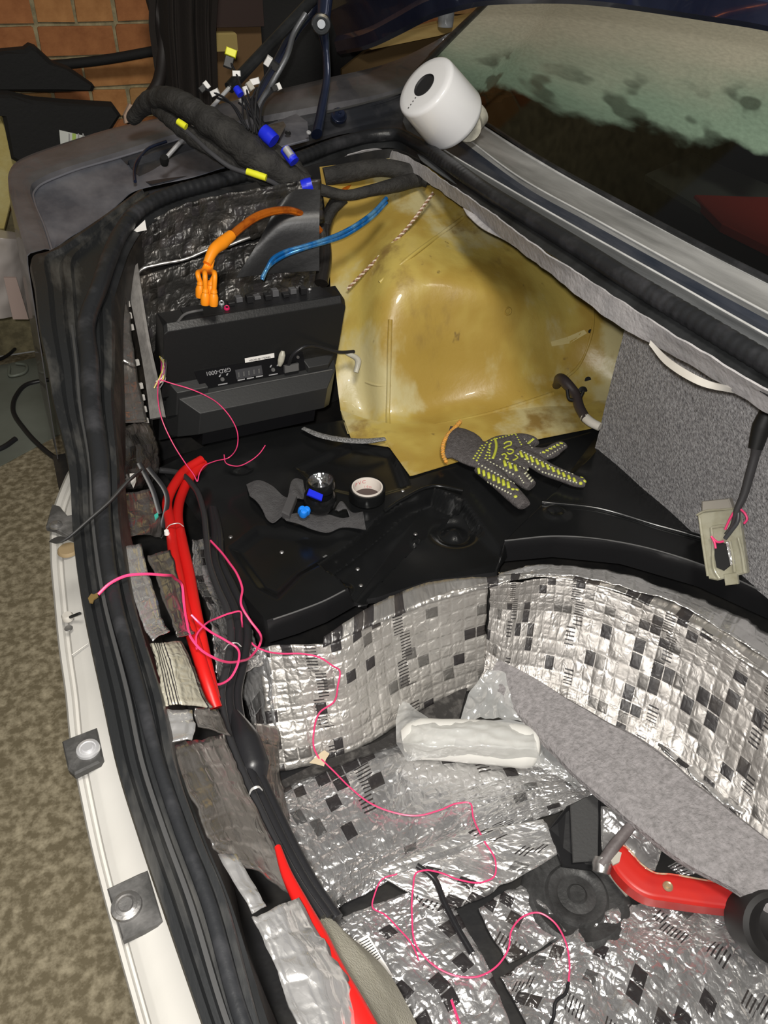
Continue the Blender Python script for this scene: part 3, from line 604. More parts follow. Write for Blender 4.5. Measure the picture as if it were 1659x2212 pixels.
pk1 = xy([(690,1215),(780,1150),(868,1080),(935,1052),(1000,1066),(1088,1165),(1078,1250),(930,1275),(800,1310),(752,1262)])
pk2 = xy([(500,1185),(560,1140),(700,1150),(800,1130),(840,1110),(760,1180),(650,1240),(600,1290),(560,1270)])
pk3 = xy([(640,1010),(760,955),(850,975),(880,1050),(800,1075),(690,1050)])
bmp = [(tuple(Z(1200,1108,.55).xy), .028, .006), (tuple(Z(905,1128,.55).xy), .012, .006), (tuple(Z(985,1110,.55).xy), .05, -.014), (tuple(Z(740,1240,.55).xy), .02, .006), (tuple(Z(520,1010,.55).xy), .03, -.006)]
def sm(t): t = max(0, min(1, t)); return t*t*(3-2*t)
def trayz(p, u, v):
    x, y = p.x, p.y; dz = 0
    if v < .995 or True:
        d = pdist(x, y, pk1)
        dz -= .045*sm((d+.004)/.012)*(1 if p.z > .53 else max(0, (p.z-.505)/.045))
        dz -= .009*sm((pdist(x, y, pk2)+.008)/.026)+.012*sm((pdist(x, y, pk3)+.006)/.02)
        for c, r, h_ in bmp:
            q = math.hypot(x-c[0], y-c[1]); dz += h_*math.exp(-((q-r*.6)/(r*.3))**2)
        dz += .0012*noise.noise(Vector((x*14, y*14, 0)))
    return p+Vector((0, 0, dz))
tray = thing('organiser_tray', 'black moulded plastic tray lying across the trunk floor under glove and headlamp', 'tray', Z(800,1100,.5))
B_, F0_ = ext(LZ(TB),.3), ext(LZ(TF),.3)
sheet('tray_top', [B_, F0_], abs_, tray, n=260, m=130, by_index=True, thick=0, fn=trayz, linlen=True, auto=30)
F0z = [trayz(p, 0, 1) for p in resample(F0_, 200, True, True)]
sheet('tray_skirt', [F0z, [p+Vector((0,-.002,-.004)) for p in F0z], [Vector((p.x, p.y-.004, .495)) for p in F0z]], absm, tray, n=200, m=7, by_index=True, thick=.003)
tube('tray_edge_highlight', [p+Vector((0,.0,0)) for p in LZ([(590,1338,.5505),(640,1321,.5505),(702,1297,.5505),(745,1275,.55)])], .0016, M('highlight_grey', (.12,.12,.12), .2), tray, seg=6)  # highlight on the tray's top edge, put in as a lighter tube
tube('tray_edge_highlight', LZ([(1090,1168,.5505),(1200,1158,.5505),(1350,1173,.5505),(1520,1221,.5505),(1690,1298,.5505)]), .0016, M('highlight_grey'), tray, seg=6)
tube('tray_rib', [Z(a,b,.552) for a, b in [(830,1105),(870,1078),(940,1050),(1000,1060)]], .004, abs_, tray)
tube('tray_rib', [Z(a,b,.552) for a, b in [(1170,1085),(1300,1100),(1420,1135),(1560,1175),(1700,1230)]], .006, abs_, tray)
for a, b in ((1085,1150),(1062,1133)): pass
box('tray_slot', Z(700,1205,.552), (.008,.003,0), (-.002,.003,0), (0,0,.001), M('highlight_grey'), tray, 0)
for a, b in ((498,1160),(870,1060),(608,1185),(773,1192),(780,1228),(900,1118)):
    lathe('tray_screw', [(.0001,.002),(.0025,.002),(.004,.001),(.0045,0)], trayz(Z(a,b,.55),0,.5), (0,0,1), steel, tray, seg=14)
# ---- foil sheets
def fs(lines, mat, label, **k): return foil([LZ(l) for l in lines], mat, label=label, **k)
# curved wall of the spare wheel well
top = [(560,1398,.505),(640,1392,.515),(730,1385,.515),(800,1340,.52),(870,1310,.525),(960,1282,.53),(1055,1258,.53)]
def dropz(t, z, dx=0, dy=0): return [Z(a,b,c) for a,b,c in t], [Vector((Z(a,b,c).x+dx, Z(a,b,c).y+dy, z)) for a,b,c in t]
A_, Bt = dropz(top, .335, -.005, -.015)
Bt = LZ([(588,1672,.337),(690,1648,.337),(760,1625,.337),(830,1585,.337),(900,1540,.337),(975,1505,.337),(1052,1480,.337)])
foil([A_, [a.lerp(b,.5)+Vector((0,.004,0)) for a,b in zip(A_,Bt)], Bt], F_wall, label='pale embossed foil sheet on the well wall below the black tray', amp=.003, seed=1, by_index=True, rag=.004, wr=.7)
top2 = [(1058,1262,.53),(1110,1258,.53),(1180,1250,.53),(1280,1262,.53),(1400,1305,.53),(1520,1360,.53),(1659,1450,.53),(1800,1560,.53)]
A_, Bt = dropz(top2, .33, -.03, -.03)
Bt = LZ([(1040,1470,.36),(1080,1510,.34),(1140,1530,.335),(1230,1560,.335),(1330,1610,.335),(1440,1670,.335),(1560,1770,.335),(1700,1900,.335)]); A_, Bt = ext(A_,.3), ext(Bt,.25)
foil([A_, [a.lerp(b,.3)+Vector((.012,.012,0)) for a,b in zip(A_,Bt)], [a.lerp(b,.7)+Vector((.008,.008,-.01)) for a,b in zip(A_,Bt)], Bt], foil_mat('foil_wall_dim', (.40,.38,.36), .965, .44, dirt=.2, bump=.5, crk=.6, metal=.65), label='large concave foil sheet lining the right side of the spare wheel well', amp=.003, seed=2, by_index=True, rag=.004)  # copy of the wall foil, its dimmer light put into a darker base
fs([[(700,1375,.525),(820,1300,.53),(930,1258,.533),(1080,1243,.535),(1200,1238,.535),(1350,1262,.53),(1500,1320,.528),(1659,1420,.528),(1780,1500,.528)],
    [(700,1398,.515),(820,1345,.52),(940,1300,.525),(1080,1262,.53),(1190,1246,.532),(1340,1280,.528),(1480,1345,.528),(1640,1450,.528),(1760,1530,.528)]], foil_mat('foil_rim', (.62,.60,.57), .80, .3, dirt=.5), 'narrow crumpled foil strip along the upper rim of the well under the tray', amp=.005, seed=3, pil=.0005)
fs([[(1075,1236,.53),(1200,1222,.532),(1350,1240,.532),(1500,1288,.53),(1620,1345,.53),(1720,1400,.53)],
    [(1075,1250,.536),(1200,1240,.537),(1350,1265,.537),(1490,1318,.535),(1600,1385,.535),(1700,1450,.535)]], F_plain, 'shiny creased foil edge folded beside the grey carpeted panel foot', amp=.006, seed=31, pil=0)
fs([[(475,1330,.52),(520,1385,.51),(575,1420,.50),(590,1500,.44),(600,1600,.38),(605,1660,.34)],[(478,1400,.47),(500,1450,.44),(520,1500,.42),(540,1560,.38),(560,1620,.36),(585,1690,.335)]], F_floor, 'rumpled foil piece in the left corner behind the black cables', amp=.008, seed=4)
# well floor
fs([[(588,1700,.335),(700,1655,.335),(860,1600,.335),(1000,1600,.335),(1150,1630,.335),(1290,1690,.335)],
    [(590,1760,.34),(720,1740,.338),(870,1700,.338),(1020,1690,.336),(1160,1680,.336),(1302,1700,.336)],
    [(640,1870,.34),(760,1850,.34),(880,1820,.34),(1020,1770,.34),(1160,1730,.34),(1298,1715,.338)],
    [(690,1985,.345),(770,1940,.345),(870,1890,.345),(1000,1840,.34),(1150,1775,.338),(1295,1722,.338)]], F_floor, 'big wrinkled foil sheet on the well floor under the white bottle', amp=.0045, seed=5, rot=.2, by_index=True)
fs([[(800,1880,.35),(900,1845,.35),(1000,1800,.35),(1175,1768,.35)],[(950,1975,.345),(1040,1935,.345),(1130,1890,.345),(1225,1832,.345)]], F_bright, 'foil piece with folded edge left of the black spare wheel hub', amp=.005, seed=6, rot=.4, rag=.006)
fs([[(840,1880,.36),(960,1835,.36),(1080,1790,.36)],[(845,1895,.36),(965,1850,.36),(1085,1802,.36)]], F_plain, 'thin twisted foil offcut lying over the seam of the well floor', amp=.005, seed=66, pil=0)
fs([[(1035,1965,.338),(1080,1935,.338),(1125,1912,.338)],[(1060,2020,.338),(1120,1985,.338),(1180,1955,.338)],[(1100,2080,.338),(1165,2050,.338),(1225,2012,.338)]], F_floor, 'small square foil patch below the spare wheel hub', amp=.004, seed=7, rot=.5)
fs([[(700,2000,.34),(820,1950,.34),(950,1900,.34)],[(740,2070,.34),(860,2030,.34),(1000,1990,.34)],[(800,2212,.34),(930,2150,.34),(1060,2100,.34)],[(830,2330,.34),(960,2300,.34),(1110,2240,.34)]], F_floor, 'scratched foil sheet in the lower left of the well under the looping pink wire', amp=.0045, seed=8, rot=.3, by_index=True)
fs([[(1080,2110,.337),(1200,2035,.337),(1330,1962,.337),(1480,1950,.337),(1659,1930,.337),(1800,1920,.337)],
    [(1130,2200,.337),(1260,2130,.337),(1380,2080,.337),(1520,2050,.337),(1680,2040,.337),(1830,2030,.337)],
    [(1200,2360,.337),(1320,2320,.337),(1450,2280,.337),(1580,2260,.337),(1720,2250,.337),(1880,2250,.337)]], F_floor, 'large dull foil sheet in the lower right corner under the red jack', amp=.0075, seed=9, rot=.7, by_index=True)
fs([[(1297,1742,.36),(1350,1755,.36),(1425,1790,.36)],[(1298,1800,.345),(1360,1810,.345),(1428,1840,.345)],[(1302,1860,.34),(1350,1875,.34),(1415,1880,.34)]], F_plain, 'bright crumpled foil patch behind the bend of the red jack', amp=.008, seed=10, rot=.9)
fs([[(1440,1872,.34),(1480,1850,.35),(1510,1840,.36)],[(1470,1895,.34),(1510,1890,.345),(1560,1905,.345)]], F_floor, 'torn foil scrap between red jack and grey felt board', amp=.006, seed=11)
fs([[(1420,1580,.352),(1500,1630,.352),(1570,1680,.352),(1625,1730,.352)],[(1415,1605,.36),(1470,1660,.36),(1540,1715,.36),(1605,1765,.36)]], F_bright, 'bright foil strip with ragged tabs beside the upper edge of the felt board', amp=.006, seed=12, rag=.01, pil=.003)
# sill side foil
fs([[(268,1183,.79),(285,1270,.79),(308,1350,.79),(330,1385,.79)],[(302,1178,.77),(325,1260,.77),(345,1330,.77),(366,1365,.77)]], F_plain, 'short pale foil strip beside the pink wire near the rear sill', amp=.003, seed=13, tile=.03, pil=.003)
fs([[(318,1200,.72),(345,1270,.72),(372,1350,.72),(385,1375,.72)],[(365,1190,.68),(385,1250,.68),(405,1330,.68),(415,1370,.68)]], foil_mat('foil_taupe', (.34,.32,.30), 9., .2, dirt=.5, stripes=False, metal=.8, bump=.4, crk=.25), 'grey brown foil flap left of the twin red cables', amp=.005, seed=14)
fs([[(325,1392,.79),(340,1460,.79),(355,1525,.79)],[(355,1388,.80),(375,1450,.80),(392,1518,.80)],[(390,1385,.76),(420,1450,.76),(455,1530,.75)]], foil_mat('foil_printed', (.62,.59,.48), 9., .3, dirt=.1, tile=.02, bump=.6, bandw=.3, metal=.45), 'yellowish foil wrap with printed black bars on the sill edge', amp=.004, seed=15, by_index=True)
fs([[(362,1535,.79),(358,1570,.79),(360,1605,.79)],[(415,1535,.785),(420,1565,.785),(415,1600,.785)]], F_plain, 'small bright crumpled foil tab on the sill edge', amp=.009, seed=16, pil=0)
fs([[(415,1530,.77),(425,1570,.75)],[(470,1530,.72),(500,1590,.70)]], foil_mat('foil_taupe'), 'dull foil piece just right of the small bright foil tab', amp=.006, seed=17)
fs([[(365,1615,.785),(410,1720,.775),(450,1800,.775),(475,1850,.775)],[(420,1600,.74),(470,1700,.73),(510,1780,.73),(560,1880,.73)],[(480,1590,.67),(525,1690,.66),(580,1800,.66),(640,1930,.66)]], foil_mat('foil_taupe'), 'brownish clear film bulging over the inner sill with glints', amp=.005, seed=18, pil=0, by_index=True)
fs([[(472,1850,.79),(520,1930,.79),(545,1975,.79)],[(510,1850,.785),(555,1925,.785),(580,1960,.785)]], F_plain, 'shiny foil tab with three bumps above the long sill foil', amp=.006, seed=19, tile=.03, pil=.004)
fs([[(545,1985,.79),(590,2080,.79),(640,2212,.79),(690,2350,.79)],[(600,1960,.785),(660,2060,.785),(715,2212,.785),(770,2350,.785)],[(645,1940,.75),(715,2060,.75),(790,2212,.75),(850,2350,.75)]], F_plain, 'long mirror bright foil strip along the inner sill beside the red cable', amp=.006, seed=20, by_index=True, wr=2.)
fs([[(412,1170,.60),(425,1260,.60),(455,1350,.62),(468,1470,.60)],[(500,1150,.50),(520,1260,.50),(545,1370,.50),(565,1440,.49)]], F_floor, 'crinkled foil sheet with black squares between red and black cables', amp=.008, seed=21)
fs([[(545,1560,.5),(560,1640,.42),(600,1790,.36)],[(600,1570,.42),(605,1650,.36),(625,1770,.345)]], foil_mat('foil_taupe'), 'folded grey foil flap right of the black cable bundle', amp=.006, seed=22)
foil([LD([(236,620,1.62),(238,700,1.60),(240,770,1.58)]), LD([(262,600,1.66),(280,690,1.64),(292,790,1.60)])], foil_mat('foil_taupe'), label='brown tinted foil flap behind the weatherstrip by the corner bar', amp=.005, seed=23)
foil([LD([(240,785,1.58),(243,860,1.55),(250,915,1.52)]), LD([(290,780,1.62),(305,850,1.60),(318,912,1.58)])], foil_mat('foil_taupe'), label='lower grey foil piece beside the corner bar', amp=.005, seed=24)
foil([LD([(240,920,1.5),(262,1000,1.45),(262,1060,1.42)]), LD([(320,915,1.58),(345,980,1.6),(330,1050,1.6)])], F_shade, label='shadow-dark crumpled foil in the rear corner under the corner bar', amp=.01, seed=25)
foil([LD([(262,1065,1.38),(264,1120,1.36),(262,1160,1.34)]), LD([(320,1060,1.5),(345,1110,1.48),(352,1160,1.45)])], foil_mat('foil_taupe'), label='dull torn foil below the rear corner next to a ribbon cable', amp=.01, seed=26)
# foil on the side inner panel, its shadow put into a dark base colour
Ysp = lambda px, py: YP(px, py, 1.79)
foil([[Ysp(285,500), Ysp(400,440), Ysp(520,412), Ysp(690,385)], [Ysp(285,590), Ysp(400,555), Ysp(540,520), Ysp(700,480)]], F_shade, label='upper shadow-dark foil sheet on the side panel behind the orange cable', amp=.008, seed=27, wr=2)
foil([[YP(290,600,1.77), YP(420,560,1.77), YP(560,520,1.77), YP(700,490,1.77)], [YP(310,780,1.76), YP(420,700,1.76), YP(560,660,1.76), YP(700,640,1.76)]], F_shade, label='lower shadow-dark foil sheet on the side panel behind the amplifier', amp=.008, seed=28, wr=2)
tube('fold_crease', [YP(a,b,1.765) for a, b in ((292,600),(305,583),(340,572),(400,560),(448,540))], .004, steel, None, 'bright foil fold crossing the dark side panel left of the orange cable', 'foil fold', rfn=lambda t,i: 1+.5*noise.noise(Vector((t*20,0,0))))
tube('fold_crease', [YP(a,b,1.765) for a, b in ((490,533),(520,520),(540,513))], .004, steel, None, 'short bright foil fold just right of the orange cable sleeve', 'foil fold')
slab('paper_scrap', [YP(282,504,1.74), YP(313,475,1.74), YP(317,497,1.74)], (-.3,-.8,.4), .001, paper); tag(bpy.data.objects['paper_scrap'], 'small white paper triangle against the dark foil in the upper corner', 'paper scrap')
sheet('black_cover', [[YP(510,600,1.74), YP(600,590,1.73), YP(690,585,1.70)], [YP(560,520,1.75), YP(610,480,1.74), YP(690,470,1.72)], [YP(600,440,1.77), YP(640,410,1.78), YP(692,410,1.76)]], absm, None, n=20, m=12)
tag(bpy.data.objects['black_cover'], 'black moulded inner cover behind the amplifier under the blue cables', 'cover')
# ---- grey carpeted seat back panel
n_ = Vector((-1,0,0))
CP = [(1352,640),(1350,700),(1318,830),(1282,962),(1284,990),(1400,1080),(1530,1190),(1659,1292),(1860,1450),(1860,990),(1659,845),(1500,740)]
cp = thing('seat_back_panel', 'speckled grey carpeted seat back panel standing right of the yellow wheelhouse', 'panel', XP(1450,1100,1.1))
t_ = [(1350,640),(1500,735),(1659,835),(1860,965)]; m_ = [(1318,830),(1440,930),(1659,1080),(1860,1200)]; b_ = [(1281,985),(1400,1082),(1659,1293),(1860,1455)]
sheet('carpet_face', [ext(LX(q_,1.09)) for q_ in (t_, [(1350,700),(1480,800),(1659,930),(1860,1080)], m_, b_)], carpet, cp, n=60, m=40, by_index=True, thick=.018, fn=lambda p,u,v: p+Vector((.003*noise.noise(p*9), .003*noise.noise(p*40) if u < .02 else 0, 0)))
# ---- amplifier
A0 = Z(345,958,.556); B0 = Z(703,882,.556); xh = (B0-A0).normalized(); W_ = (B0-A0).length; nf = Vector((xh.y, -xh.x, 0)).normalized(); up = Vector((0,0,1))
amp = thing('amplifier', 'black angular car amplifier standing on edge with orange plugs on top', 'amplifier', A0)
T0 = YP(355,706,A0.y); HH = T0.z-.556; LEAN = (T0-A0).dot(xh)/HH
def AP(x, d, h): return A0+xh*(x+h*LEAN)+nf*d+up*h
Wt = (YP(742,618,A0.y+.03)-YP(355,706,A0.y)).length
def loftbox(name, secs, mat, parent):
    V = []; F = []
    for s in secs: V += s
    n = len(secs[0])
    for k in range(len(secs)-1):
        for i in range(n): F.append((k*n+i, k*n+(i+1) % n, (k+1)*n+(i+1) % n, (k+1)*n+i))
    F.append(tuple(range(n))[::-1]); F.append(tuple((len(secs)-1)*n+i for i in range(n)))
    o = mo(name, V, F, mat, parent, False); bm = bmesh.new(); bm.from_mesh(o.data); bmesh.ops.recalc_face_normals(bm, faces=bm.faces); bm.to_mesh(o.data); bm.free()
    md = o.modifiers.new('bevel', 'BEVEL'); md.width = .0015; md.segments = 2; return o
ampm = M('amplifier_satin', (.012,.0122,.0125), .36, bump=.08, bscale=200); ampg = M('amplifier_grey_facet', (.020,.0205,.021), .45, bump=.04, bscale=200); ampk = M('amplifier_dark_face', (.006,.006,.007), .22)
def prof(x, ch=0): return [AP(x,-.08,.0), AP(x,-.08,HH-.01), AP(x,-.072,HH), AP(x,-.012,HH+.002-ch), AP(x,0,HH-.012-ch), AP(x,0,.115), AP(x,-.012,.10), AP(x,-.012,0)]
loftbox('body', [prof(.0,.006), prof(.008,0), prof(Wt-.012,0), prof(Wt,.012)], ampm, amp)
# belly: hexagonal wedge with a raised control shelf
def rect(x0,x1,d,h0,h1): return [AP(x0,d,h0), AP(x1,d,h0), AP(x1,d,h1), AP(x0,d,h1)]
loftbox('front_wedge', [rect(.02,W_+.005,-.012,.01,.135), rect(.035,W_-.002,.02,.02,.115), rect(.075,W_-.03,.052,.035,.088)], ampg, amp)
loftbox('side_facet', [rect(.012,.085,-.008,.06,.15), rect(.03,.10,.018,.075,.13)], ampg, amp)
loftbox('side_facet', [rect(W_-.085,W_+.005,-.008,.06,.15), rect(W_-.07,W_-.02,.018,.08,.13)], ampg, amp)
loftbox('dark_window', [rect(.07,W_-.035,.0,.0,.06), rect(.085,W_-.05,.05,.004,.045)], ampk, amp)
tube('shelf_edge', [AP(.04,.021,.114), AP(.12,.021,.1155), AP(W_-.01,.021,.1155)], .0014, M('pale_amp_edge', (.2,.2,.2), .25, metal=.5), amp, seg=6, res=10)  # pale line along the front of the shelf
cpn = slab('control_panel', [AP(.085,.0125,.124), AP(W_-.075,.0125,.124), AP(W_-.085,.0035,.165), AP(.07,.0035,.165)], nf+up*.25, .006, ampk, amp)
def CPp(u, v): return AP(.085+(W_-.17)*u, .0135-.009*v, .124+.041*v)
pn = (nf+up*.22).normalized(); grey = M('print_grey', (.35,.35,.36), .6)
text('lettering', 'GRD-0001', CPp(.16,.80), -xh, pn, .013, grey, cpn)
slab('switch_block', [CPp(.34,.20)+pn*.002, CPp(.60,.20)+pn*.002, CPp(.58,.72)+pn*.002, CPp(.32,.72)+pn*.002], pn, .004, M('switch_grey', (.05,.05,.055), .35), cpn, .0005)
for k in range(3): slab('label_bar', [CPp(.35+.09*k,.10)+pn*.001, CPp(.42+.09*k,.10)+pn*.001, CPp(.42+.09*k,.16)+pn*.001, CPp(.35+.09*k,.16)+pn*.001], pn, .001, grey, cpn)
for k in range(5): box('dip_switch', CPp(.35+.05*k,.3)+pn*.002, xh*.004, up*.012, pn*.002, M('switch_grey2', (.12,.12,.12), .4), cpn, .0005)
for u in (.2,.70):
    slab('label_bar', [CPp(u-.04,.06)+pn*.001, CPp(u+.05,.06)+pn*.001, CPp(u+.05,.11)+pn*.001, CPp(u-.04,.11)+pn*.001], pn, .001, grey, cpn)
    lathe('gain_knob', [(.0001,.003),(.004,.003),(.005,0)], CPp(u,.35)+pn*.001, pn, M('switch_grey2'), cpn, seg=16)
    for dx in (-.035,.035): slab('tick_mark', [CPp(u+dx,.52)+pn*.001, CPp(u+dx+.012,.5)+pn*.001, CPp(u+dx+.022,.62)+pn*.001, CPp(u+dx+.01,.62)+pn*.001], pn, .001, grey, cpn)
for v in (.35,.78): lathe('panel_screw', [(.0001,.002),(.0035,.002),(.004,0)], CPp(.95,v), pn, steel, cpn, seg=14)
slab('serial_sticker', [CPp(.42,.92)+pn*.001+up*.004, CPp(.71,.92)+pn*.001+up*.004, CPp(.71,.92)+pn*.001+up*.015, CPp(.42,.92)+pn*.001+up*.015], pn, .0008, paper, amp)
text('lettering', 'HDC4014811720ABC', CPp(.565,.92)+pn*.0015+up*.0075, xh, pn, .0056, M('print_black', (.03,.03,.03), .7), amp)
# bass remote plug and its clear boot
tube('plug_boot', [CPp(.76,.55)+pn*.004, CPp(.765,.8)+pn*.008, CPp(.77,1.15)+pn*.012, CPp(.775,1.35)+pn*.012], [.005,.0075,.0075,.004], M('milky_plastic', (.50,.48,.40), .3, var=.2, scale=40), amp, seg=12)
box('remote_jack', CPp(.81,.1)+pn*.001, xh*.035, up*.018, pn*.012, M('switch_grey2'), amp, .003)
# connector strip on top
strip = slab('connector_strip', [AP(.05,-.02,HH+.002), AP(Wt-.03,-.02,HH+.002), AP(Wt-.04,-.072,HH+.004), AP(.05,-.072,HH+.004)], up, .004, absm, amp)
for k in range(9):
    x = .15+k*.021; d = -.04-.012*(k % 2)
    box('terminal', AP(x, d, HH+.004), xh*.014, nf*-.016, up*(.007+.004*(k % 3)), (absm, M('amp_grey_part', (.10,.10,.105), .35))[k % 2], strip, .001)
for x, mt_ in ((.138, chrome), (.142, M('red_led_cap', (.7,.02,.12), .3))):
    lathe('socket_ring', [(.003,.003),(.0045,.004),(.006,.002),(.0065,-.002)], AP(x, -.058 if mt_ is chrome else -.03, HH+.006), (nf+up*2), mt_, strip, seg=18)
bolt('strip_screw', AP(Wt-.07,-.06,HH+.006), up, .004, chrome, strip)
tube('top_fin', [AP(.03,-.01,HH), AP(.05,-.03,HH+.006), AP(.09,-.035,HH+.008)], .003, M('pale_amp_edge'), amp)
# lead from the remote plug round the right end
tube('remote_lead', [CPp(.84,.5)+pn*.01, CPp(.86,1.2)+pn*.03, CPp(.95,1.5)+pn*.035, CPp(1.08,1.35)+pn*.02, AP(W_+.01,.01,.15), AP(W_+.05,.0,.14)], .0042, blackc, None, 'short black lead arching from the amplifier panel past its right edge', 'cable')
tube('clear_plug', [AP(W_+.028,.0,.142), AP(W_+.06,.01,.12), AP(W_+.055,.02,.095)], [.005,.008,.006], M('milky_plastic'), None, 'clear yellowish plug at the right edge of the amplifier', 'plug')
# ---- cables along the sill
def cab(name, pts, r, mat, label, cat='cable', group=None, parent=None, **k):
    return tube(name, LZ(pts), r, mat, parent, label, cat, group, **k)
cab('power_cable', [(436,993,.60),(405,1012,.60),(378,1045,.605),(362,1080,.61),(368,1130,.625),(376,1200,.64),(388,1260,.65),(402,1330,.66),(424,1400,.66),(446,1470,.65),(466,1530,.63)], .0098, redc, 'left one of the twin red power cables beside the sill foil', group='twin red power cables', seg=16)
cab('power_cable', [(440,1000,.59),(412,1030,.59),(392,1070,.595),(384,1110,.61),(393,1170,.63),(408,1240,.64),(420,1310,.65),(434,1380,.65),(446,1440,.645),(462,1510,.63)], .0098, redc, 'right one of the twin red power cables nearer the black cables', group='twin red power cables', seg=16)
cab('power_cable', [(600,1830,.69),(618,1885,.70),(652,1955,.71),(690,2030,.725),(725,2105,.74),(765,2175,.75),(800,2240,.76),(850,2340,.77)], [.004,.006,.008,.010,.0108,.011,.011,.011], redc, 'thick red power cable running out at the lower edge beside the beige cloth', seg=16)
bz = [(340,1015,.60),(385,1022,.60),(418,1050,.60),(438,1100,.60),(446,1160,.60),(452,1215,.60),(470,1270,.60),(492,1320,.60),(500,1370,.60),(492,1430,.60),(478,1500,.60),(486,1560,.60),(512,1640,.60),(552,1730,.60),(600,1830,.60),(650,1920,.60),(695,1985,.60)]
cab('speaker_cable', bz, .0065, M('black_cable_gloss', (.03,.03,.032), .22), 'glossy black cable curving from the amplifier down over the other black cables', seg=14)
for k, (dx, r, lb) in enumerate(((16,.0085,'middle matt black cable in the bundle behind the glossy one'),(34,.008,'right matt black cable beside the pink wire'))):
    q = [(a+dx*(1 if b > 1240 else .8), b, c-.02-.01*k) for a, b, c in bz[4:]]
    q = [(452+dx*.3, 1100, .56), (456+dx*.5, 1150, .57)]+q[1:]
    cab('speaker_cable', q, r, blackc, lb, seg=12)
cab('corrugated_loom', [(505,1540,.58),(530,1600,.58),(548,1660,.57),(560,1700,.56)], [.008,.022,.024,.010], blackc, 'wide black taped lump on the cable bundle above the floor foil')
for p, q, r, lb in (((358,1141),(396,1133),.0015,'white cable tie round the twin red cables near their top'),((425,1456),(452,1447),.0014,'pale cable tie low on the twin red cables'),((486,1398),(520,1392),.0018,'white cable tie loop on the black cables'),((538,1712),(566,1702),.0018,'white cable tie low on the black cable bundle')):
    z_ = .645 if p[0] < 450 else .62
    mid = ((p[0]+q[0])/2, (p[1]+q[1])/2-6)
    a = Z(p[0],p[1]+4,z_-.01); b_ = Z(mid[0],mid[1],z_+.012); c_ = Z(q[0],q[1]+4,z_-.01)
    t = tube('cable_tie', [a, a.lerp(b_,.5)+Vector((0,0,.004)), b_, c_.lerp(b_,.5)+Vector((0,0,.004)), c_], r, whp, None, lb, 'cable tie', flat=.5)
lathe('tie_head', [(.0001,.004),(.004,.004),(.005,-.004),(.0001,-.005)], Z(360,1150,.645), (0,0,1), whp, None); tag(bpy.data.objects['tie_head'], 'white round head of the upper cable tie left of the red cables', 'tie head')
# pink wires
def pk(pts, lb, r=.0012, name='pink_wire', mat=None): return cab(name, pts, r, mat or pink, lb, 'wire', seg=6, res=max(30, len(pts)*12))
pk([(342,822,.80),(341,860,.76),(348,900,.72),(372,955,.68),(402,1003,.65),(420,1028,.64),(426,1040,.635),(430,1025,.64),(440,1008,.64),(465,996,.63),(495,988,.62),(512,965,.65),(513,935,.68),(500,905,.71),(475,875,.74),(445,855,.77),(410,840,.79),(370,828,.80),(345,820,.81)], 'thin pink wire looping in front of the amplifier face', .0011)
pk([(484,982,.62),(488,1000,.60),(510,1007,.59),(540,996,.59),(562,978,.60),(573,962,.61)], 'short pink wire tail under the lower right of the amplifier', .0011)
pk([(212,1284,.835),(235,1262,.84),(268,1245,.84),(310,1240,.83),(350,1242,.81),(378,1250,.74),(394,1268,.70),(397,1300,.69),(404,1345,.69),(414,1380,.69),(432,1402,.68),(460,1420,.66),(490,1430,.63),(520,1428,.60),(545,1415,.56),(562,1390,.55),(562,1370,.58),(540,1340,.60),(522,1310,.615),(523,1270,.615),(512,1240,.615),(495,1215,.61),(480,1195,.605),(455,1168,.60)], 'pink wire with a bare brass tag lying across the rear sill', .0021)
pk([(413,1328,.69),(430,1345,.68),(455,1365,.66),(490,1385,.64),(512,1400,.63),(515,1430,.63),(500,1462,.62),(475,1478,.63),(455,1475,.65)], 'pink wire loop crossing the red cables toward the black cables', .0019)
pk([(425,1402,.68),(424,1375,.68),(440,1352,.67),(470,1335,.64),(500,1324,.63),(520,1322,.62),(522,1340,.605),(530,1370,.56),(550,1395,.55),(570,1405,.55),(610,1412,.53),(650,1412,.525),(690,1420,.52),(718,1438,.50),(734,1450,.48),(730,1480,.47),(722,1515,.44),(690,1540,.42),(678,1580,.39),(678,1615,.37),(690,1640,.35)], 'pink wire running from the cables down the pale foil well wall', .0016)
pk([(694,1640,.352),(720,1665,.35),(755,1700,.35),(800,1735,.35),(850,1755,.35),(900,1762,.35),(950,1750,.35),(990,1735,.35),(1015,1735,.35),(1022,1765,.35),(1045,1815,.36),(1070,1860,.36),(1066,1895,.36),(1045,1905,.355),(990,1900,.355),(950,1885,.36),(920,1880,.365),(900,1885,.365),(892,1920,.36),(890,1980,.355),(898,2040,.352),(925,2075,.35),(975,2105,.35),(1030,2110,.35),(1070,2090,.35),(1098,2050,.35),(1105,2010,.35),(1130,1980,.35),(1165,1972,.35),(1195,1990,.35),(1220,2030,.35),(1230,2080,.35),(1228,2125,.35)], 'long pink wire wandering in loops over the foil of the well floor', .0014)
pk([(858,1888,.36),(825,1900,.36),(810,1930,.355),(805,1960,.35),(830,1975,.35),(860,2005,.35),(890,2040,.35),(905,2075,.35)], 'short faded pink wire half loop left of the big floor loop', .0012)
pk([(975,2160,.345),(985,2190,.345),(1000,2230,.345)], 'pink wire end at the lower edge between two foil sheets', .002)
cab('black_wire', [(1228,2122,.352),(1222,2145,.352),(1200,2165,.352),(1196,2195,.35),(1185,2225,.35)], .0026, blackc, 'black sleeved wire end continuing the pink floor wire', 'wire')
cab('black_wire', [(900,1870,.36),(935,1895,.352),(960,1950,.35),(985,2000,.35),(1020,2060,.35)], .005, blackc, 'flat black strip between the foil sheets of the well floor', 'wire')
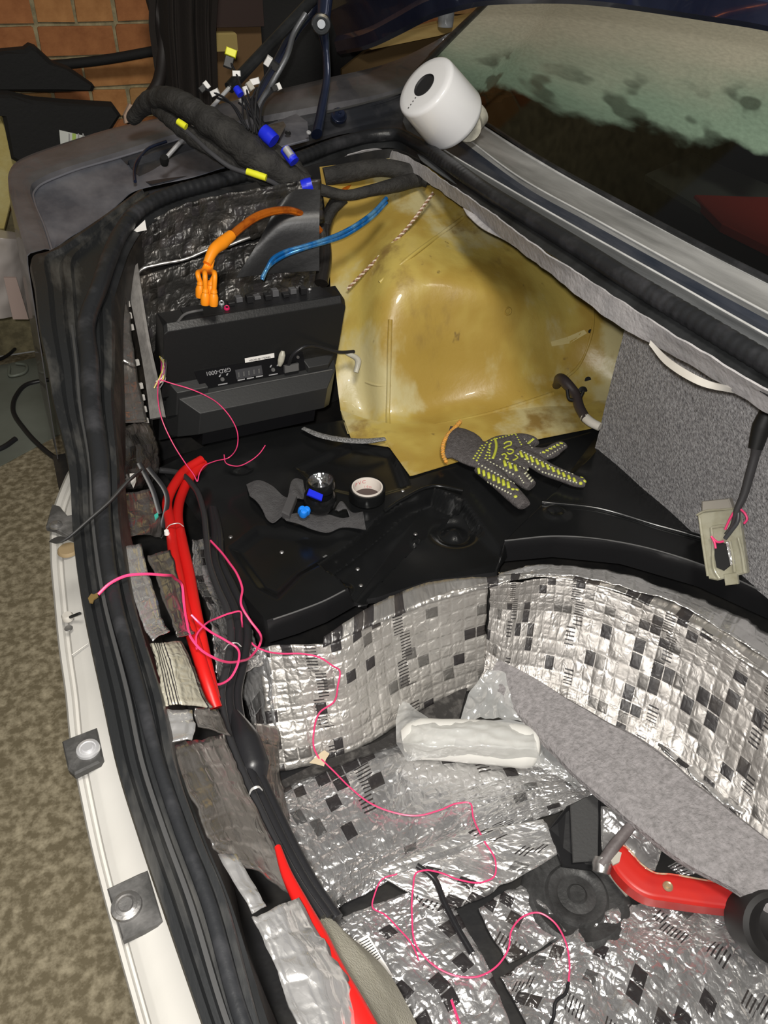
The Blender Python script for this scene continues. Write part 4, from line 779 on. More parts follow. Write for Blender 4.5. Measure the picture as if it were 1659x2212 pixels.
tg = slab('wire_tag', [Z(190,1292,.842), Z(197,1282,.842), Z(203,1284,.842), Z(210,1280,.842), Z(212,1288,.842), Z(203,1294,.842), Z(200,1302,.842), Z(193,1301,.842)], (0,0,1), .002, M('brass', (.50,.34,.13), .4, metal=.8), None); tag(tg, 'brass ring terminal resting on the black rear sill', 'terminal')
tg = slab('masking_tape_bit', [Z(668,1648,.352), Z(685,1632,.352), Z(700,1620,.352), Z(712,1628,.352), Z(704,1640,.352), Z(700,1655,.352), Z(682,1650,.352)], (0,0,1), .001, M('beige_tape', (.62,.52,.36), .8)); tag(tg, 'beige masking tape flag on the pink wire at the foot of the well wall', 'tape')
# mixed wires at the amplifier left
for k, c_ in enumerate(((.6,.5,.1),(.5,.05,.2),(.65,.6,.55),(.3,.05,.15),(.7,.62,.15),(.4,.3,.35),(.08,.07,.07))):
    a = [D(345+k*2.2,770+((k*7) % 12),1.66), D(352+k*1.5-((k*5) % 7),795,1.60), D(345+k*1.2,815+k*2,1.58), D(333+k*2.,838-(k % 3)*7,1.58)]
    tube('stray_wire', a, .0015, M('stray_%d' % k, c_, .35), None, ('mustard','crimson','cream','maroon','yellow','mauve','black')[k]+' stray wire in the tangle left of the amplifier', 'wire', 'stray wires left of the amplifier', seg=6)
# strap / ribbon across the sill
tube('ribbon', LZ([(118,1165,.80),(150,1160,.835),(190,1125,.845),(230,1090,.85),(262,1055,.85),(300,1020,.80)]), [.009,.009,.010,.011,.011,.010], M('grey_strap', (.05,.05,.05), .7), None, 'flat dark grey strap crossing the rear sill to the upper bracket', 'strap', flat=.25)
for i, pts in enumerate(([(300,1000),(330,1060),(345,1110)], [(320,1010),(360,1070),(350,1140)], [(268,1085),(300,1125),(352,1160)])):
    tube('ribbon_cable', [D(a,b,1.46) for a,b in pts], .005, M('dark_ribbon', (.018,.018,.02), .4), None, ('left dark flat cable in the rear corner hollow','right dark flat cable in the rear corner hollow','low dark flat cable crossing the rear corner foil')[i], 'cable', flat=.3)
tg = slab('plastic_chip', [Z(333,1112,.68), Z(341,1107,.68), Z(342,1114,.68), Z(335,1122,.68)], (0,0,1), .003, M('teal_plastic', (.05,.42,.33), .5)); tag(tg, 'tiny teal plastic chip left of the twin red cables', 'chip')
tg = slab('putty_bit', [D(280,1023,1.46), D(293,1022,1.46), D(294,1040,1.46), D(288,1054,1.46), D(281,1040,1.46)], (0,-.5,.8), .004, M('pale_sealant')); tag(tg, 'pale drop shaped putty bit in the dark rear corner', 'putty')
# ---- orange RCA leads
rca = thing('audio_cable', 'orange four-plug audio cable arching from the amplifier top', 'cable', AP(.11,-.03,HH))
tube('jacket', [YP(447,570,1.60), YP(462,540,1.62), YP(480,525,1.64), YP(500,508,1.66)], [.009,.012,.014,.0115], orange, rca, seg=18)
tube('clear_lead', [YP(497,512,1.66), YP(520,492,1.68), YP(555,468,1.70), YP(600,455,1.72), YP(640,458,1.74), YP(672,478,1.75), YP(692,500,1.75)], [.0095,.0095,.0095,.009,.0085,.0085,.008], copper, rca, seg=14)
for k, (px, py, d) in enumerate(((432,632,0),(443,648,.02),(461,650,.03),(455,632,.01))):
    bse = YP(px, py+10, A0.y-.01-d); tp = YP(px+1, py-22, A0.y-.01-d)
    ax = (tp-bse).normalized()
    pg = lathe('plug', [(.0001,-.002),(.0085,0),(.0095,.004),(.0095,.018),(.0075,.024),(.0065,.026),(.0075,.028),(.006,.034),(.0001,.034)], bse, ax, orange, rca, seg=20)
    tube('plug_tail', [bse+ax*.03, YP(px-3+k*3, 600, A0.y-.01-d), YP(444+k*4, 575, 1.605), YP(450+k*3, 560, 1.61)], .0052, orange, rca, seg=12)
tube('orange_lead', [D(705,475,1.92), D(722,445,1.95), D(742,412,1.98), D(768,396,2.0)], .008, copper, None, 'short copper orange lead rising behind the wires at the yellow panel corner', 'cable')
tube('orange_lead', [D(838,342,2.06), D(850,340,2.06), D(856,343,2.05)], .004, copper, None, 'tiny orange cable glimpse under the corner of the weatherstrip', 'cable')
for i, (off_, lb) in enumerate(((0,'upper clear blue speaker lead crossing the yellow panel corner'),(9,'lower clear blue speaker lead crossing the yellow panel corner'))):
    tube('blue_lead', [YP(835,428+off_,1.72), YP(810,455+off_,1.70), YP(775,482+off_,1.68), YP(740,502+off_,1.67), YP(700,518+off_*.7,1.66), YP(655,532+off_*.6,1.66), YP(612,545+off_,1.66), YP(588,560+off_,1.65), YP(577,580,1.64), YP(566,600+off_*.5,1.63)], .0048, bluec, None, lb, 'cable', 'clear blue speaker leads', seg=10)
# black vertical hose beside the wheelhouse
tube('rubber_hose', [D(735,420,1.95), D(715,455,1.93), D(700,500,1.90), D(702,560,1.88), D(694,612,1.86)], .017, M('shiny_black_hose', (.02,.018,.017), .18, bump=.3, bscale=60), None, 'shiny black hose dropping behind the amplifier at the yellow panel edge', 'hose', seg=16)
# twisted cord
cd = [onwh(905,415)+Vector((0,-.08,.02)), onwh(850,478)+Vector((0,-.07,0)), onwh(790,545)+Vector((0,-.06,0)), onwh(735,608)+Vector((0,-.05,0))]
S_ = resample(cd, 200); T_, N_ = frames(S_)
cord = thing('twisted_cord', 'twisted white and brown wire pair hanging across the yellow wheelhouse', 'cord', S_[-1])
for k, mt_ in enumerate((M('cream_insulation', (.75,.62,.50), .4), M('brown_insulation', (.30,.16,.09), .4))):
    hx = [S_[i]+(N_[i]*math.cos(i*.7+k*math.pi)+T_[i].cross(N_[i])*math.sin(i*.7+k*math.pi))*.0022 for i in range(200)]
    tube('strand', hx, .0021, mt_, cord, seg=6, res=400)
# ---- black taped wiring harness with connectors
har = thing('wiring_harness', 'black taped wiring harness with coloured plugs draped over the trunk corner', 'harness', D(560,340,1.8))
tube('taped_trunk', [D(285,258,2.0), D(312,228,1.95), D(350,212,1.88), D(395,225,1.82), D(450,262,1.80), D(505,300,1.80), D(560,345,1.82), D(615,378,1.84), D(665,398,1.86)], [.016,.024,.026,.028,.032,.036,.036,.030,.022], tapeb, har, seg=18, res=110, rfn=lambda t,i: 1+.20*noise.noise(Vector((t*22,0,3))))
tube('taped_trunk', [D(470,262,1.84), D(530,300,1.86), D(585,330,1.87), D(635,368,1.88), D(665,395,1.88)], [.022,.026,.026,.024,.018], tapeb, har, seg=16, rfn=lambda t,i: 1+.22*noise.noise(Vector((t*20,0,7))))
tube('taped_trunk', [D(330,232,1.93), D(372,262,1.86), D(425,300,1.84), D(480,330,1.84), D(545,368,1.85), D(600,392,1.86)], [.012,.018,.022,.024,.026,.018], tapeb, har, seg=16, res=70, rfn=lambda t,i: 1+.22*noise.noise(Vector((t*20,0,9))))
tube('taped_branch', [D(655,400,1.86), D(700,412,1.87), D(745,422,1.88), D(800,412,1.90), D(860,398,1.94), D(905,388,1.98), D(945,388,2.0)], [.014,.014,.013,.014,.018,.018,.010], tapeb, har, seg=14, res=60)
tube('taped_branch', [D(700,382,1.95), D(760,372,1.96), D(820,362,1.97), D(880,372,1.98), D(925,392,1.98)], [.022,.024,.022,.022,.016], tapeb, har, seg=14, res=60)
tube('taped_branch', [D(745,430,1.9), D(720,452,1.9), D(705,480,1.9), D(697,520,1.9)], [.011,.012,.012,.011], tapeb, har)
tube('thin_branch', [D(385,268,1.78), D(420,298,1.76), D(455,330,1.74), D(500,362,1.74), D(540,376,1.74), D(580,390,1.76), D(620,410,1.80), D(650,415,1.82), D(665,405,1.83)], .0055, M('grey_lead', (.06,.06,.065), .35), har, res=70)
tube('thin_branch', [D(545,215,1.9), D(552,235,1.9), D(560,260,1.9), D(575,285,1.9)], .009, blackc, har)
tube('thin_branch', [D(622,335,1.84), D(640,362,1.85), D(655,385,1.86)], .004, M('grey_lead'), har)
for pts, r, m_ in (([(384,262),(402,274)], .0075, yel), ([(533,370),(575,384)], .0078, yel), ([(568,282),(592,305)], .018, blue), ([(615,322),(636,350)], .0135, blue), ([(652,404),(674,398)], .0165, blue), ([(510,190),(520,205)], .009, blue)):
    a, b_ = D(*pts[0],1.72 if m_ is yel else 1.80), D(*pts[1],1.72 if m_ is yel else 1.80); tube('tape_band', [a, a.lerp(b_,.5), b_], [r*.92, r, r*.95], m_, har, seg=16)
tube('silver_sleeve', [D(617,320,1.785), D(630,338,1.785)], .009, chrome, har)
for i, (px, py, ang, s, m_, blk) in enumerate(((499,114,20,.013,yel,1),(446,184,55,.0085,whp,1),(464,200,-25,.010,whp,0),(511,159,0,.0095,whp,0),(579,132,-60,.0105,whp,1),(551,176,-15,.011,whp,0),(602,187,70,.0075,whp,1),(530,196,75,.009,whp,0),(523,220,80,.0075,whp,0),(540,186,60,.010,M('clear_tube_plastic',(.5,.48,.42),.3),0))):
    c_ = D(px, py, 1.84); rx = Vector(aX@np.diag([1,1,1])) if False else Vector((aX[0],aY[0],aZ[0])); ux = Vector((aX[1],aY[1],aZ[1])); cr_ = math.radians(ang)
    # plug axes are ordinary world directions roughly along the car and upward
    e1 = Vector((math.cos(cr_), -.35, math.sin(-cr_))).normalized(); e2 = Vector((math.sin(cr_), .25, math.cos(cr_))); e2 = (e2-e1*e2.dot(e1)).normalized(); e3 = e1.cross(e2)
    p_ = box('plug', c_-e1*s-e2*s*.65-e3*s*.65, e1*s*2, e2*s*1.3, e3*s*1.3, m_, har, s*.18)
    if blk: box('plug_body', c_-e2*s*2.6-e1*s*.8-e3*s*.6, e1*s*1.6, e2*s*1.9, e3*s*1.2, M('black_plug', (.03,.03,.03), .5), p_, s*.15)
    tube('plug_wire', [c_-e2*s*1.2, c_.lerp(D(540,270,1.84),.5)+Vector((0,0,.01)), D(525+i*6,275+i*3,1.83)], .0028, blackc, har, seg=6)
# ---- white round cap (lamp head) on the window ledge corner
cb_ = Z(965,290,1.06); axc = (D(921,160,1.90)-D(985,262,1.92)).normalized()
capt = thing('white_cylinder', 'glossy white plastic cylinder with dark centre hole standing on the window ledge corner', 'cylinder', cb_)
c0 = D(975,232,1.92)
kx = (D(905,165,1.82)-D(974,247,1.92)).normalized()
lathe('shell', [(.040,-.020),(.078,-.018),(.082,-.012),(.084,-.004),(.079,.104),(.0775,.110),(.073,.1135),(.060,.115),(.0285,.1155)], D(974,252,1.92), kx, M('glossy_white', (.92,.92,.93), .22, coat=.5), capt, seg=64)
lathe('centre_hole', [(.0001,.111),(.026,.112),(.0285,.1165),(.0295,.1155)], D(974,252,1.92), kx, M('dark_mesh', (.02,.02,.022), .6), capt, seg=40)
tube('foot', [D(1010,275,1.95), D(1015,262,1.99), D(1030,245,2.0)], .035, M('milky_plastic'), capt, seg=20)
for k in range(4):
    lathe('front_mark', [(.0001,.0005),(.002,.0005),(.0022,0)], D(974,252,1.92)+kx*.1160+kx.orthogonal().normalized()*0+(Vector((.55,-.6,-.45)).cross(kx).normalized()*(-.012+.009*k))+ (Vector((aX[1]*0,0,-1))-kx*Vector((0,0,-1)).dot(kx)).normalized()*.047, kx, M('switch_grey2'), capt, seg=8)
# ---- glove
gz = .566
glm = M('grey_knit', (.075,.068,.068), .95, col2=(.13,.12,.12), scale=140, thr=(.3,.7), bump=.9, bscale=350, spec=.1)
glove = thing('work_glove', 'grey knit work glove with yellow grip pattern and orange cuff edge', 'glove', Z(1080,1000,.555))
def gp(x, y): return Z(920+x/4.366, 880+y/4.366, gz)
geo = []
def fing(pts, rs, fl=.55): geo.append(tube_geo([gp(*p) for p in pts], [r for r in rs], seg=16, res=24, flat=fl, upv=(0,0,1)))
S4 = 1.74/1660/4.366
fing([(200,325),(300,340),(400,400),(520,450),(700,440),(860,430)], [275*S4,262*S4,215*S4,215*S4,215*S4,160*S4], .26)
fing([(560,540),(700,520),(850,520),(950,520)], [170*S4,190*S4,180*S4,120*S4], .32)
fing([(620,400),(760,340),(880,350),(980,390)], [130*S4,135*S4,125*S4,80*S4], .38)
fing([(560,560),(700,700),(820,820),(900,900),(930,930)], [125*S4,98*S4,88*S4,78*S4,64*S4], .6)
fing([(760,560),(880,650),(960,720),(1000,745)], [105*S4,88*S4,75*S4,64*S4], .7)
fing([(840,440),(1000,500),(1150,590),(1300,650),(1440,705),(1500,712)], [105*S4,95*S4,86*S4,78*S4,68*S4,58*S4], .62)
fing([(900,400),(1060,440),(1160,430),(1240,380),(1300,350)], [90*S4,85*S4,80*S4,70*S4,56*S4], .6)
fing([(820,320),(920,300),(1000,320),(1030,350)], [90*S4,75*S4,66*S4,50*S4], .65)
V_, F_ = join(geo)
gb = mo('knit_shell', V_, F_, glm, glove)
rmd = gb.modifiers.new('one_skin', 'REMESH'); rmd.mode = 'VOXEL'; rmd.voxel_size = .0022; rmd.use_smooth_shade = True
smd = gb.modifiers.new('soft', 'SMOOTH'); smd.factor = .6; smd.iterations = 5
bpy.context.view_layer.update(); dg = bpy.context.evaluated_depsgraph_get(); GBV = BVHTree.FromObject(gb, dg)
def ong(x, y):
    p = gp(x, y)-OFF[gb]; o = Vector((0,0,HC))-OFF[gb]; d = (p-o).normalized(); h_ = GBV.ray_cast(o, d)
    return (h_[0]+OFF[gb], h_[1]) if h_[0] else (None, None)
dots = []; dots2 = []
def dot(x, y, r=6, lst=None, dirv=None, ln=0):
    r = r*1.2
    q, nn = ong(x, y)
    if q is None: return
    if dirv is None: lst.append(lathe_geo([(.0001,.0012),(r*S4*.8,.001),(r*S4,-.0005)], q, nn, 7))
    else:
        a = ong(x-dirv[0]*ln/2, y-dirv[1]*ln/2)[0]; b_ = ong(x+dirv[0]*ln/2, y+dirv[1]*ln/2)[0]
        if a is None or b_ is None: return
        lst.append(tube_geo([a, q, b_], r*S4, seg=6, res=4))
def row(p, q, n, r, lst, off_=0):
    for i in range(n): t = i/(n-1); dot(p[0]+(q[0]-p[0])*t, p[1]+(q[1]-p[1])*t, r, lst)
row((450,640),(800,815),14,9,dots2); row((500,535),(830,715),12,9,dots2); row((580,500),(820,630),9,9,dots2); row((700,490),(1000,600),9,9,dots2)
row((900,410),(1190,560),11,9,dots2); row((870,440),(1100,610),8,9,dots2); row((1100,610),(1420,710),12,8,dots2); row((1180,560),(1450,650),9,8,dots2)
row((1080,430),(1290,320),9,6,dots2); row((1150,460),(1310,360),8,6,dots2); row((930,300),(1000,380),5,6,dots2); row((960,590),(1040,690),7,7,dots2); row((880,650),(920,710),4,7,dots2); row((640,300),(840,250),8,9,dots); row((850,260),(900,350),5,8,dots)
for i in range(8): dot(455+i*46, 580+i*22, 13, dots, (.15,1), 55)
for i in range(3): dot(745+i*50, 530+i*22, 13, dots, (.3,1), 55)
for i in range(11): dot(900+i*50, 445+i*24, 12, dots, (.42,1), 55-i*2)
for i in range(6): dot(1110+i*33, 425-i*17, 9, dots, (.9,.1), 34)
for i in range(4): dot(940+i*20, 620+i*24, 7, dots2, (.6,-.6), 34)
for i in range(5): dot(965+i*12, 340-i*10, 7, dots, (.8,.2), 26)
row((620,310),(560,480),7,10,dots); row((530,360),(450,480),6,10,dots); row((575,330),(480,500),8,10,dots); row((600,350),(600,480),6,10,dots)
def squig(pts, r, lst):
    P_ = [ong(*p)[0] for p in pts]; P_ = [p for p in P_ if p is not None]
    if len(P_) > 2: lst.append(tube_geo(P_, r*S4, seg=6, res=len(P_)*5))
squig([(650,295),(662,340),(660,400),(645,450),(630,485)], 14, dots)
squig([(735,345),(770,325),(800,325),(800,355),(770,365),(735,385)], 9, dots); squig([(765,425),(785,440),(815,430),(822,405),(795,395),(770,400)], 9, dots); squig([(715,450),(740,440),(760,460),(750,480),(780,490)], 9, dots); squig([(840,450),(865,470),(845,490),(820,500)], 8, dots)
for tri in ((845,840),(1470,660),(1500,695),(1460,715),(820,770),(860,775)): dot(*tri, 15, dots)
gy = M('grip_rubber_yellow', (.52,.56,.06), .45); gw = M('grip_rubber_pale', (.58,.58,.42), .45)
for nm, l_, m_ in (('grip_pattern', dots, gy), ('grip_dots', dots2, gw)):
    V_, F_ = join(l_); o = mo(nm, V_, F_, m_, glove); o['kind'] = 'stuff'
tube('cuff_edge', [gp(325,150)+Vector((0,0,.006)), gp(270,225)+Vector((0,0,.010)), gp(195,320)+Vector((0,0,.014)), gp(155,420)+Vector((0,0,.012)), gp(165,490)+Vector((0,0,.008)), gp(195,530)+Vector((0,0,.002))], .0042, M('orange_overlock', (.80,.36,.05), .8, col2=(.55,.30,.08), scale=150, thr=(.4,.6), bump=.8, bscale=250), glove, seg=10, res=160, rfn=lambda t,i: 1+.22*math.sin(i*1.1))
# ---- head torch
ht = thing('head_torch', 'black head torch with blue details and grey elastic strap on the black tray', 'head torch', Z(690,1080,.555))
strapm = M('grey_elastic', (.062,.060,.062), .92, bump=.6, bscale=300, col2=(.085,.083,.085), scale=60)
def hp(x, y, z=.562): return Z(480+x/3.95, 930+y/3.95, z)
for la, lb_ in (([(205,460),(300,436),(420,470),(540,560),(600,590)],[(235,560),(350,680),(380,740),(430,778),(505,740)]),
                ([(510,740),(640,715),(760,720),(900,708),(1040,735),(1200,700)],[(545,770),(660,810),(760,845),(900,860),(1010,815),(1225,850)]),
                ([(560,560),(640,400),(690,430)],[(600,590),(690,580),(700,520)]),
                ([(960,680),(1020,612),(1120,690),(1200,700)],[(990,690),(1060,680),(1110,745),(1190,770)])):
    sheet('strap', [[hp(*p,.560+.004*math.sin(i*2)) for i, p in enumerate(la)], [hp(*p,.564) for p in lb_]], strapm, ht, n=40, m=8, thick=.002, by_index=False, fn=lambda p,u,v: p+Vector((0,0,.004*math.sin(u*7)+.002*math.sin(v*3))))
# torch body: rounded barrel
bc = hp(835,590,.585)
body = lathe('torch_body', [(.0001,-.022),(.022,-.020),(.031,-.012),(.034,0),(.033,.012),(.029,.020),(.0265,.024),(.025,.022)], bc, (-.05,-.25,.97), abs_, ht, seg=40)
lens = lathe('reflector', [(.0001,.010),(.006,.016),(.007,.010),(.014,.012),(.020,.017),(.0255,.0225)], hp(845,500,.600), (-.05,-.02,.99), M('faceted_chrome', (.9,.9,.92), .12, metal=1, bump=1., bscale=90), ht, seg=40)
lathe('lens', [(.0001,.0235),(.012,.0237),(.022,.0235),(.0255,.0225)], hp(845,500,.600), (-.05,-.02,.99), M('clear_lens', (.9,.95,1), .05, trans=1., alpha=.12), ht, seg=40)
lathe('bezel', [(.0245,.024),(.027,.025),(.029,.020),(.030,.004)], hp(845,500,.598), (-.05,-.02,.99), abs_, ht, seg=40)
slab('blue_panel', [hp(742,492,.628), hp(862,545,.628), hp(850,598,.622), hp(722,545,.622)], (0,-.55,.8), .006, blue, ht, .0015)
kb = hp(697,695,.590)
for a in (0, 2.1, 4.2):
    lathe('blue_knob', [(.0001,.012),(.006,.011),(.0085,.006),(.0085,-.004)], kb+Vector((math.cos(a)*.005, math.sin(a)*.005, 0)), (0,-.4,.9), blue2, ht, seg=20)
box('buckle', hp(510,735,.564), hp(575,570,.564)-hp(510,735,.564), hp(640,600,.564)-hp(575,570,.564), (0,0,.014), M('grey_buckle', (.075,.073,.075), .6), ht, .003)
# ---- roll of tape
rc = Z(793,1074,.5555)
tr_ = thing('tape_roll', 'black insulating tape roll with printed pale cardboard core right of the head torch', 'tape roll', rc)
lathe('black_winding', [(.0325,0),(.038,.0),(.0385,.002),(.0385,.024),(.038,.026),(.0325,.0255)], rc, (0,0,1), abs_, tr_, seg=56)
lathe('core', [(.0295,0),(.0325,0),(.033,.026),(.0325,.0285),(.0300,.0285),(.0295,.027),(.0295,0)], rc, (0,0,1), M('core_card', (.72,.66,.60), .6, bump=.1), tr_, seg=56)
lathe('core_bottom', [(.0001,.001),(.0294,.001)], rc, (0,0,1), M('brown_shade_card', (.07,.05,.045), .6), tr_, seg=40)
rt = M('red_print', (.62,.16,.18), .6)
for s_, a, h_, sz in (('PVC',1.75,.019,.012),('10m',1.15,.006,.0075)):
    for i, ch in enumerate(s_):
        aa = a-(i-1)*(-.0098 if sz > .01 else -.006)/.0292*-1
        d_ = Vector((math.cos(aa), math.sin(aa), 0)); text('lettering', ch, rc+d_*.0291+Vector((0,0,h_)), Vector((math.sin(aa),-math.cos(aa),0)), -d_, sz, rt, tr_, .0001)
# ---- grey hose with white tip by the wheelhouse
hz = [onwh(1196,828)+Vector((0,-.012,0)), D(1222,826,1.83), D(1242,850,1.82), D(1252,880,1.80), D(1266,905,1.78)]
hs = thing('drain_hose', 'dark bent hose with pale tip in the lower right of the yellow wheelhouse', 'hose', hz[-1])
tube('hose_body', hz, [.010,.013,.012,.0115,.011], M('brown_black_rubber', (.045,.035,.035), .45), hs, seg=16)
tube('hose_clip', [D(1225,842,1.81), D(1230,862,1.81), D(1250,862,1.81), D(1260,845,1.81)], .004, black, hs)
tube('pale_tip', [D(1262,900,1.785), D(1278,913,1.77), D(1296,922,1.76)], [.0112,.0108,.010], M('cream_tube', (.72,.68,.60), .5), hs, seg=16)
# woven grey edging between amplifier and wheelhouse
tube('woven_trim', LZ([(655,925,.57),(690,940,.572),(740,950,.575),(790,953,.575),(832,948,.572)]), [.006,.009,.010,.010,.007], M('woven_grey', (.12,.12,.12), .6, col2=(.3,.3,.3), scale=300, thr=(.45,.6), bump=.6, bscale=300), None, 'grey woven edge strip curving on the tray below the amplifier corner', 'trim', flat=.4, seg=12)
# ---- trunk lamp housing hanging on the right
lp = XP(1560,1160,1.05)
lh = thing('trunk_lamp', 'clear yellowed trunk lamp housing hanging by its lead before the grey carpet', 'lamp', lp)
clr = M('yellowed_clear_plastic', (.60,.58,.45), .18, trans=.35, col2=(.42,.40,.28), scale=25, thr=(.35,.65), bump=.2, bscale=60, coat=.3)
def lpx(x, y, d=0): p = XP(1440+x/5.53, 900+y/5.53, 1.02); return p+Vector((d,0,0))
nl = Vector((-1,-.35,.45)).normalized()
def lpp(x, y, d=0): return PL(1440+x/5.53, 900+y/5.53, lpx(650,1500), nl)+nl*d
slab('housing', [lpp(365,1170), lpp(420,1140), lpp(790,1090), lpp(850,1110), lpp(900,1430), lpp(960,1870), lpp(850,1900), lpp(600,1960), lpp(500,1940), lpp(450,1750)], nl, .016, clr, lh, .003)
slab('bulb_chamber', [lpp(420,1010,.004), lpp(750,975,.004), lpp(790,1090,.004), lpp(420,1140,.004)], nl, .018, M('dull_clear_plastic', (.40,.37,.32), .35, trans=.2), lh, .003)
tube('rim', [lpp(365,1175,.003), lpp(420,1142,.004), lpp(700,1105,.004), lpp(800,1095,.004)], .0018, clr, lh)
for pts in ([(400,1200),(440,1500),(500,1900)], [(540,1320),(560,1500),(590,1850),(640,1930)], [(760,1480),(790,1620),(820,1850)], [(860,1440),(900,1600),(940,1860)], [(550,1320),(700,1310),(760,1360)]):
    tube('moulded_rib', [lpp(*p,.003) for p in pts], .0028, clr, lh)
slab('tongue', [lpp(680,1880,.002), lpp(840,1860,.002), lpp(855,2000,.002), lpp(700,2020,.002)], nl, .01, clr, lh, .002)
slab('dark_slot', [lpp(550,1500,.003), lpp(600,1485,.003), lpp(720,1520,.003), lpp(765,1780,.003), lpp(690,1840,.003), lpp(600,1800,.003)], nl, .004, black, lh, .001)
slab('contact_strip', [lpp(715,1490,.005), lpp(780,1490,.005), lpp(830,1760,.005), lpp(770,1770,.005)], nl, .003, M('shiny_contact', (.7,.7,.68), .25, metal=.7, bump=1., bscale=120), lh, .001)
tube('lamp_lead', [lpp(1260,-60,.03), lpp(1180,200,.03), lpp(1100,450,.02), lpp(1020,700,.015), lpp(940,950,.012), lpp(870,1100,.012), lpp(780,1320,.006), lpp(715,1400,.006)], [.010,.0125,.008,.008,.007,.006,.003,.003], M('sleeved_lead', (.05,.048,.05), .55), lh, seg=12)
tube('lead_sleeve', [lpp(1280,-60,.031), lpp(1200,120,.031), lpp(1120,380,.03)], [.014,.016,.012], black, lh, seg=14)
for pts in ([(860,1090),(790,1200),(725,1340)], [(560,1420),(600,1500),(612,1565)], [(570,1440),(640,1490),(710,1480)], [(910,1100),(960,1150),(985,1220),(950,1270)]):
    tube('lamp_wire', [lpp(*p,.012) for p in pts], .0022, pink, lh, seg=8)
tube('grey_wire', [lpp(880,1110,.011), lpp(870,1250,.012), lpp(800,1350,.012), lpp(720,1450,.010)], .004, M('grey_lead'), lh)
# ---- felt board leaning across the well
fb = [[(1078,1425,.42),(1180,1480,.43),(1290,1545,.44),(1420,1620,.45),(1540,1720,.46),(1659,1815,.47),(1820,1940,.48)],
      [(1050,1475,.40),(1140,1565,.41),(1230,1660,.42),(1340,1755,.43),(1460,1850,.44),(1590,1925,.45),(1760,2050,.46)]]
A_, B_ = [LZ(l) for l in fb]
fo = sheet('felt_board', [[p+Vector((0,0,-.004)) for p in A_], A_, between(A_,B_,.06,.006), between(A_,B_,.94,.006), B_, [p+Vector((0,0,-.010)) for p in B_]], felt, None, n=130, m=31, by_index=True, thick=.010, fn=lambda p,u,v: p+Vector((.003*noise.noise(p*22),.003*noise.noise(p*25),.003*noise.noise(p*12))))
tag(fo, 'long grey felt covered board lying slanted across the spare wheel well', 'board')
# ---- clear bag with white bottle
bag = thing('bottle', 'milky white bottle wrapped in clear plastic lying on the foil of the well', 'bottle', Z(1000,1620,.345))
milk = M('milky_white_plastic', (.92,.91,.86), .35, trans=.15, sub=.2)
bz_ = lambda x, y, z=.375: Z(820+x/3.318, 1420+y/3.318, z)
bpts = [bz_(170,600,.375), bz_(230,590,.378), bz_(300,585,.378), bz_(440,590,.378), bz_(650,600,.38), bz_(880,620,.38), bz_(1030,640,.38), bz_(1090,650,.378), bz_(1120,655,.376)]
tube('bottle_body', bpts, [.020,.031,.036,.036,.038,.038,.038,.034,.020], milk, bag, seg=28, res=60)
slab('label', [bz_(545,500,.412), bz_(810,520,.413), bz_(800,640,.410), bz_(545,630,.410)], (0,-.25,.95), .002, paper, bag)
slab('label', [bz_(550,480,.410), bz_(760,462,.410), bz_(790,512,.412), bz_(548,505,.412)], (0,0,1), .002, M('cream_label', (.80,.78,.66), .6), bag)
film = bpy.data.materials.new('clear_film'); film.use_nodes = True; nt = film.node_tree; L = nt.links.new
for n in list(nt.nodes): nt.nodes.remove(n)
o_ = nd(nt,'ShaderNodeOutputMaterial'); t1 = nd(nt,'ShaderNodeBsdfTransparent'); t1.inputs[0].default_value = (.93,.93,.92,1); g1_ = nd(nt,'ShaderNodeBsdfGlossy',Roughness=.18); d1_ = nd(nt,'ShaderNodeBsdfDiffuse'); d1_.inputs[0].default_value = (.75,.76,.75,1)
mA = nd(nt,'ShaderNodeMixShader'); mA.inputs[0].default_value = .25; L(d1_.outputs[0], mA.inputs[1]); L(g1_.outputs[0], mA.inputs[2]); mB = nd(nt,'ShaderNodeMixShader'); mB.inputs[0].default_value = .5; L(t1.outputs[0], mB.inputs[1]); L(mA.outputs[0], mB.inputs[2])
tn = nd(nt,'ShaderNodeTexCoord'); nf_ = nd(nt,'ShaderNodeTexNoise',Scale=28,Detail=3); L(tn.outputs['Object'], nf_.inputs['Vector']); bpf = nd(nt,'ShaderNodeBump',Strength=.8,Distance=.01); L(nf_.outputs[0], bpf.inputs['Height']); L(bpf.outputs[0], g1_.inputs['Normal']); L(mB.outputs[0], o_.inputs[0])
def filmsheet(lines, amp_=.006, seed=0):
    return sheet('plastic_film', [[bz_(*p) for p in l] for l in lines], film, bag, n=60, m=40, thick=0, by_index=True, auto=0, fn=lambda p,u,v: p+Vector((0,0,amp_*fbm(p+Vector((seed,0,0)), 22, 3)+amp_*max(0,1-abs(noise.noise(p*30))*3))))
filmsheet([[(150,300,.36),(270,380,.37),(420,470,.385),(560,470,.41),(800,450,.41),(1060,480,.40)],[(115,460,.37),(260,480,.41),(430,520,.432),(600,520,.436),(820,520,.436),(1100,560,.41)],[(120,620,.37),(250,620,.43),(430,640,.436),(640,640,.438),(850,650,.438),(1130,660,.425)],[(200,740,.355),(300,740,.36),(450,740,.36),(650,740,.36),(900,770,.36),(1150,790,.36)]], .005, 1)
filmsheet([[(770,90,.42),(850,100,.42),(900,140,.42)],[(640,250,.39),(800,260,.40),(960,380,.41)],[(580,450,.375),(800,440,.40),(1080,470,.40)]], .006, 5)
filmsheet([[(1090,500,.39),(1130,520,.385),(1250,640,.37),(1420,740,.36)],[(1100,650,.39),(1140,680,.375),(1280,800,.36),(1480,880,.35)],[(1090,760,.36),(1160,800,.355),(1280,860,.35),(1400,960,.35)]], .006, 9)
